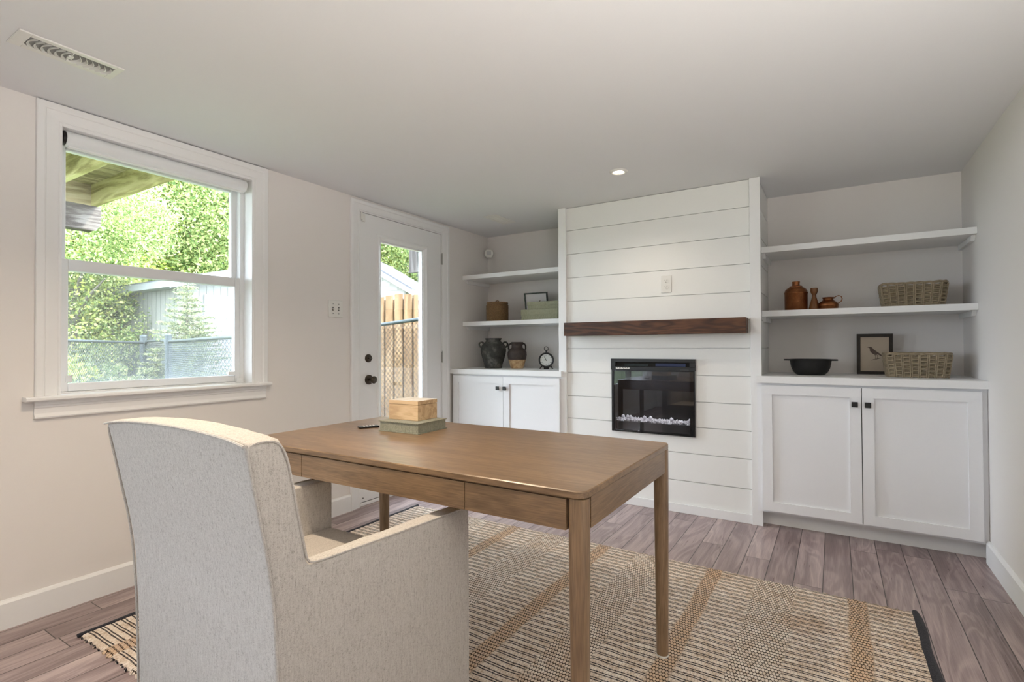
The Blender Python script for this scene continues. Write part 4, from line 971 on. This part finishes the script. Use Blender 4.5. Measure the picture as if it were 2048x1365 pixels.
# shadowbox wood fence
wf = thing('board_fence', (-2.2, 1.5, -.03), 'fence of new cedar boards with gaps, seen through the door glass', 'fence')
x = -4.2; k = 0
while x < -.4:
    zt2 = 1.800+.012*math.sin(k*1.7); MB().box(x, x+.135, 1.50, 1.518, -.029, zt2).build('board', 'cedar', wf); x += .169; k += 1
x = -4.12; k = 0
b = MB()
while x < -.4: b.box(x, x+.135, 1.560, 1.578, -.029, 1.75); x += .169
b.build('rear_boards', 'greywood', wf)  # darker wood than the front boards, standing in for shade in the gaps
b = MB(); b.box(-4.2, -.4, 1.519, 1.559, .3, .38).box(-4.2, -.4, 1.519, 1.559, 1.35, 1.43); b.build('rail', 'cedar', wf)
# shed
sh = thing('garden_shed', (-10.6, 3.7, -.03), 'pale grooved-panel shed with low gable roof and white door', 'shed')
sx1, sx0, sya, syb, szt = -8.8, -12.2, 1.93, 5.6, 2.50
b = MB()
b.prism([(sya, -.029), (syb, -.029), (syb, szt), ((sya+syb)/2, szt+.50), (sya, szt)], 'x', sx0, sx1); b.build('shed_wall', 'shed', sh)
b = MB(); x = sx0+.1
while x < sx1: b.box(x, x+.010, sya-.004, sya+.002, 0, szt); x += .20
y = sya+.12
while y < syb: b.box(sx1-.002, sx1+.004, y, y+.010, 0, szt+(.27*min(y-sya, syb-y))); y += .155
b.build('groove_shade_strips', paint('groove_shadow_line', (.10, .10, .09), .8), sh)
ym = (sya+syb)/2
b = MB()
for s_ in (0, 1):
    ya, yb = (sya-.25, ym) if s_ == 0 else (syb+.25, ym); za = szt-.25*.272+.03; zb_ = szt+.53
    P = [(ya, za), (yb, zb_), (yb, zb_+.06), (ya, za+.06)]
    b.prism(P, 'x', sx0-.25, sx1+.25)
rf = b.build('shed_roof', 'shingle', sh)
b = MB()
for s_ in (0, 1):
    ya, yb = (sya-.26, ym) if s_ == 0 else (syb+.26, ym); za = szt-.25*.272-.10; zb_ = szt+.40
    b.prism([(ya, za), (yb, zb_), (yb, zb_+.14), (ya, za+.14)], 'x', sx1+.250, sx1+.275)
b.box(sx0-.25, sx1+.25, sya-.275, sya-.25, szt-.15, szt-.01)
b.box(sx0-.25, sx1+.25, sya-.25, sya, szt-.15, szt-.14)
b.build('fascia', 'shedw', sh)
b = MB(); b.box(sx0, sx0+.08, sya-.02, sya, 0, szt); b.build('corner_trim', 'shedw', sh)
dr = MB().box(sx1+.003, sx1+.03, 2.56, 3.46, .02, 2.15).build('shed_door', 'shedw', sh)
b = MB(); b.box(sx1+.006, sx1+.045, 2.46, 2.56, .02, 2.149).box(sx1+.006, sx1+.045, 3.46, 3.56, .02, 2.149).box(sx1+.006, sx1+.045, 2.46, 3.56, 2.15, 2.27); b.build('door_trim', 'shedw', sh)
b = MB()
for yy in (2.66, 3.08):
    for z0, z1 in ((1.75, 1.98), (1.05, 1.62), (.25, .90)):
        b.box(sx1+.030, sx1+.042, yy, yy+.28, z0, z0+.02).box(sx1+.030, sx1+.042, yy, yy+.28, z1, z1+.02).box(sx1+.030, sx1+.042, yy, yy+.02, z0, z1).box(sx1+.030, sx1+.042, yy+.26, yy+.28, z0, z1)
b.build('door_moulding', 'shedw', dr)
# neighbour house
nh = thing('neighbour_house', (-6.9, 5.6, -.03), 'white clapboard gable end of a neighbouring house beyond the board fence', 'house')
hc = (-5.5, 5.2, 0); hw = 3.0; hz = 2.42; hs = .60; ha = math.radians(25)
b = MB(); b.prism([(hc[0]-hw, -.029), (hc[0], -.029), (hc[0], hz), (hc[0]-hw/2, hz+hs*hw/2), (hc[0]-hw, hz)], 'y', hc[1], hc[1]+3); b.rot(ha, hc).build('house_wall', 'sidingw', nh)
b = MB(); z = .1
while z < hz+hs*hw/2-.15:
    q = max(0, (z+.1-hz)/hs); b.prism([(hc[1]-.018, z), (hc[1]-.001, z+.10), (hc[1]-.001, z)], 'x', hc[0]-hw+q+.02, hc[0]-q-.02); z += .11
b.rot(ha, hc).build('clapboards', 'sidingw', nh)
b = MB(); fb = MB()
for sg in (-1, 1):
    xe, xr_ = (hc[0]+.25, hc[0]-hw/2) if sg > 0 else (hc[0]-hw-.25, hc[0]-hw/2); za = hz-.25*hs; zb_ = hz+hs*hw/2
    b.prism([(xe, za+.12), (xr_, zb_+.12), (xr_, zb_+.16), (xe, za+.16)], 'y', hc[1]-.30, hc[1]+3.2)
    fb.prism([(xe, za), (xr_, zb_), (xr_, zb_+.12), (xe, za+.12)], 'y', hc[1]-.28, hc[1]+3.1)
b.rot(ha, hc).build('house_roof', 'shingle', nh); fb.rot(ha, hc).build('rake_board', 'sidingw', nh)
# foliage
def leaves(name, mat, blobs, n, size, parent, flat=.0, seed=1):
    g = np.random.default_rng(seed); tot = sum(b_[3]*b_[4]*b_[5] for b_ in blobs); C_ = []
    for (x, y, z, rx, ry, rz) in blobs:
        k = max(20, int(n*rx*ry*rz/tot)); nc = max(3, k//70)
        d_ = g.normal(size=(nc, 3)); d_ /= np.linalg.norm(d_, axis=1)[:, None]; rr = g.uniform(.35, 1, nc)[:, None]**.5
        cc = d_*rr*np.array([rx, ry, rz])+np.array([x, y, z]); idx = g.integers(0, nc, k)
        C_.append(cc[idx]+g.normal(size=(k, 3))*np.array([rx, ry, rz])*.13)
    c = np.concatenate(C_); k = len(c); a = g.normal(size=(k, 3)); a[:, 2] *= (1-flat); a /= np.linalg.norm(a, axis=1)[:, None]
    b_ = np.cross(a, g.normal(size=(k, 3))); b_ /= np.linalg.norm(b_, axis=1)[:, None]; s_ = (size*g.uniform(.6, 1.3, k))[:, None]
    V = np.stack([c-a*s_, c-b_*s_*.55, c+a*s_, c+b_*s_*.55], 1).reshape(-1, 3)
    V[:, 2] = np.maximum(V[:, 2], -.02)
    V = V-np.array(ORG[parent.name])
    me = bpy.data.meshes.new(name); me.vertices.add(4*k); me.vertices.foreach_set('co', V.astype(np.float32).ravel())
    me.loops.add(4*k); me.loops.foreach_set('vertex_index', np.arange(4*k, dtype=np.int32)); me.polygons.add(k)
    me.polygons.foreach_set('loop_start', np.arange(0, 4*k, 4, dtype=np.int32)); me.update(calc_edges=True)
    me.materials.append(M[mat]); o = bpy.data.objects.new(name, me); COL.objects.link(o); o.parent = parent; ORG[o.name] = ORG[parent.name]
    return o
def polar(az, dist): a = math.radians(az); return 2.79-dist*math.cos(a), -3.515+dist*math.sin(a)
def tree(az, dist, h_, r_, mat, n, size, label, seed, zlow=.9, group=None, lean=0):
    x, y = polar(az, dist); t = thing('leafy_tree', (x, y, -.03), label, 'tree', group)
    g = random.Random(seed); bl = []
    for k in range(11):
        a = g.uniform(0, 6.28); q = g.uniform(.1, .75)*r_; zc = zlow+(h_-zlow)*g.uniform(.12, .88); s_ = g.uniform(.38, .62)
        bl.append((x+q*math.cos(a), y+q*math.sin(a), zc, r_*s_, r_*s_, (h_-zlow)*s_*.45))
    leaves('foliage', mat, bl, int(n*4.6), size*.37, t, seed=seed)
    b = MB(); b.tube([(x, y, -.029), (x+.05, y, h_*.35), (x-.05, y+.05, h_*.8)], [.13*r_/2, .09*r_/2, .03], 8)
    for k in range(6):
        a = g.uniform(0, 6.28); z = h_*g.uniform(.2, .6); L = r_*.8; b.tube([(x, y, z), (x+L*.5*math.cos(a), y+L*.5*math.sin(a), z+.4*L), (x+L*math.cos(a), y+L*math.sin(a), z+.6*L)], [.05, .035, .015], 6)
    b.build('trunk', 'bark', t, smooth=True)
    return t
tree(17.6, 14.5, 5.2, 2.1, 'leafB', 15000, .085, 'leafy green maple left of the shed, overhanging its corner', 11, .9)
tree(13.5, 17, 8.5, 3.2, 'leafA', 14000, .12, 'bright yellow-green tree at the far left behind the fence', 12, .3)
tree(18, 22, 11, 4.2, 'leafA', 16000, .16, 'tall bright tree behind the maple, left part of the window view', 13, .5)
tree(23.5, 25, 13, 4.8, 'leafB', 18000, .18, 'tall tree rising behind the left end of the shed roof', 14, 1.)
tree(28, 23, 12.5, 4.6, 'leafB', 20000, .16, 'large mid-green tree behind the shed roof', 15, 1.)
tree(33, 26, 13, 4.8, 'leafA', 12000, .18, 'tree behind the right end of the shed', 16, 1.)
tree(43.5, 21, 8.5, 3.0, 'leafA', 26000, .13, 'bright tree above the neighbouring gable, left in the door glass', 17, .5)
tree(49.5, 19, 6.2, 2.8, 'leafB', 20000, .12, 'low bright green tree beside the neighbouring gable', 18, .3)
tree(15.5, 30, 9, 5.5, 'leafB', 12000, .2, 'distant hazy tree at the far left horizon', 19, .0)
tree(20.8, 32, 14, 6, 'leafA', 14000, .22, 'distant tall tree seen between the two nearer left trees', 20, .0)
def shrub(az, dist, r_, h_, mat, n, label, seed, size=.05):
    x, y = polar(az, dist); t = thing('garden_shrub', (x, y, -.03), label, 'shrub')
    leaves('foliage', mat, [(x, y, h_*.5, r_, r_, h_*.5), (x+r_*.4, y-.2, h_*.4, r_*.7, r_*.7, h_*.4)], n, size, t, seed=seed)
    b = MB()
    for k in range(5): b.tube([(x, y, -.029), (x+.25*math.cos(k*1.3), y+.25*math.sin(k*1.3), h_*.6)], [.02, .008], 5)
    b.build('stems', 'bark', t)
shrub(14.3, 12.5, 1.0, 1.15, 'leafA', 3500, 'yellow-green shrub behind the fence at lower left of the window', 31)
shrub(16.9, 13.2, .9, .95, 'leafC', 3200, 'dark green shrub behind the fence under the maple', 32)
shrub(19.3, 13.6, .9, .75, 'leafB', 3200, 'low green shrub against the left corner of the shed', 33)
shrub(22.0, 13.0, .8, .55, 'leafB', 2600, 'low shrub below the shed side wall', 34)
# spruce
sxp, syp = -7.35, 1.42
sp = thing('spruce_tree', (sxp, syp, -.03), 'young spruce tree in front of the shed door corner', 'tree')
MB().tube([(sxp, syp, -.029), (sxp, syp, 1.2), (sxp, syp, 2.38)], [.05, .03, .006], 8).build('trunk', 'bark', sp, smooth=True)
g = np.random.default_rng(4); br = MB(); LC = []; LD = []
z = .25
while z < 2.34:
    f = (2.38-z)/2.15; L = .90*f**.85+.03; nb = 9 if z < 1.8 else 7
    for k in range(nb):
        a = g.uniform(0, 6.283); Lk = L*g.uniform(.72, 1.15); p0 = np.array([sxp, syp, z]); dirv = np.array([math.cos(a), math.sin(a), .12])
        tip = p0+dirv*Lk; br.tube([tuple(p0), tuple(tip)], [.008, .003], 4)
        m_ = int(150*Lk)+14
        s_ = g.uniform(.12, 1, m_)[:, None]; side = g.normal(size=(m_, 3))*np.array([.07, .07, .03])*(1.25-s_)
        LC.append(p0+dirv*Lk*s_+side); LD.append(np.tile(dirv, (m_, 1))+g.normal(size=(m_, 3))*.75)
    z += .085 if z < 1.5 else .115
br.build('branches', 'bark', sp)
c = np.concatenate(LC); a = np.concatenate(LD); a /= np.linalg.norm(a, axis=1)[:, None]; b_ = np.cross(a, g.normal(size=a.shape)); b_ /= np.linalg.norm(b_, axis=1)[:, None]
k = len(c); V = np.stack([c-a*.035, c-b_*.007, c+a*.035, c+b_*.007], 1).reshape(-1, 3)-np.array(ORG[sp.name])
me = bpy.data.meshes.new('needles'); me.vertices.add(4*k); me.vertices.foreach_set('co', V.astype(np.float32).ravel()); me.loops.add(4*k); me.loops.foreach_set('vertex_index', np.arange(4*k, dtype=np.int32)); me.polygons.add(k); me.polygons.foreach_set('loop_start', np.arange(0, 4*k, 4, dtype=np.int32)); me.update(calc_edges=True)
me.materials.append(M['needle']); o = bpy.data.objects.new('needles', me); COL.objects.link(o); o.parent = sp
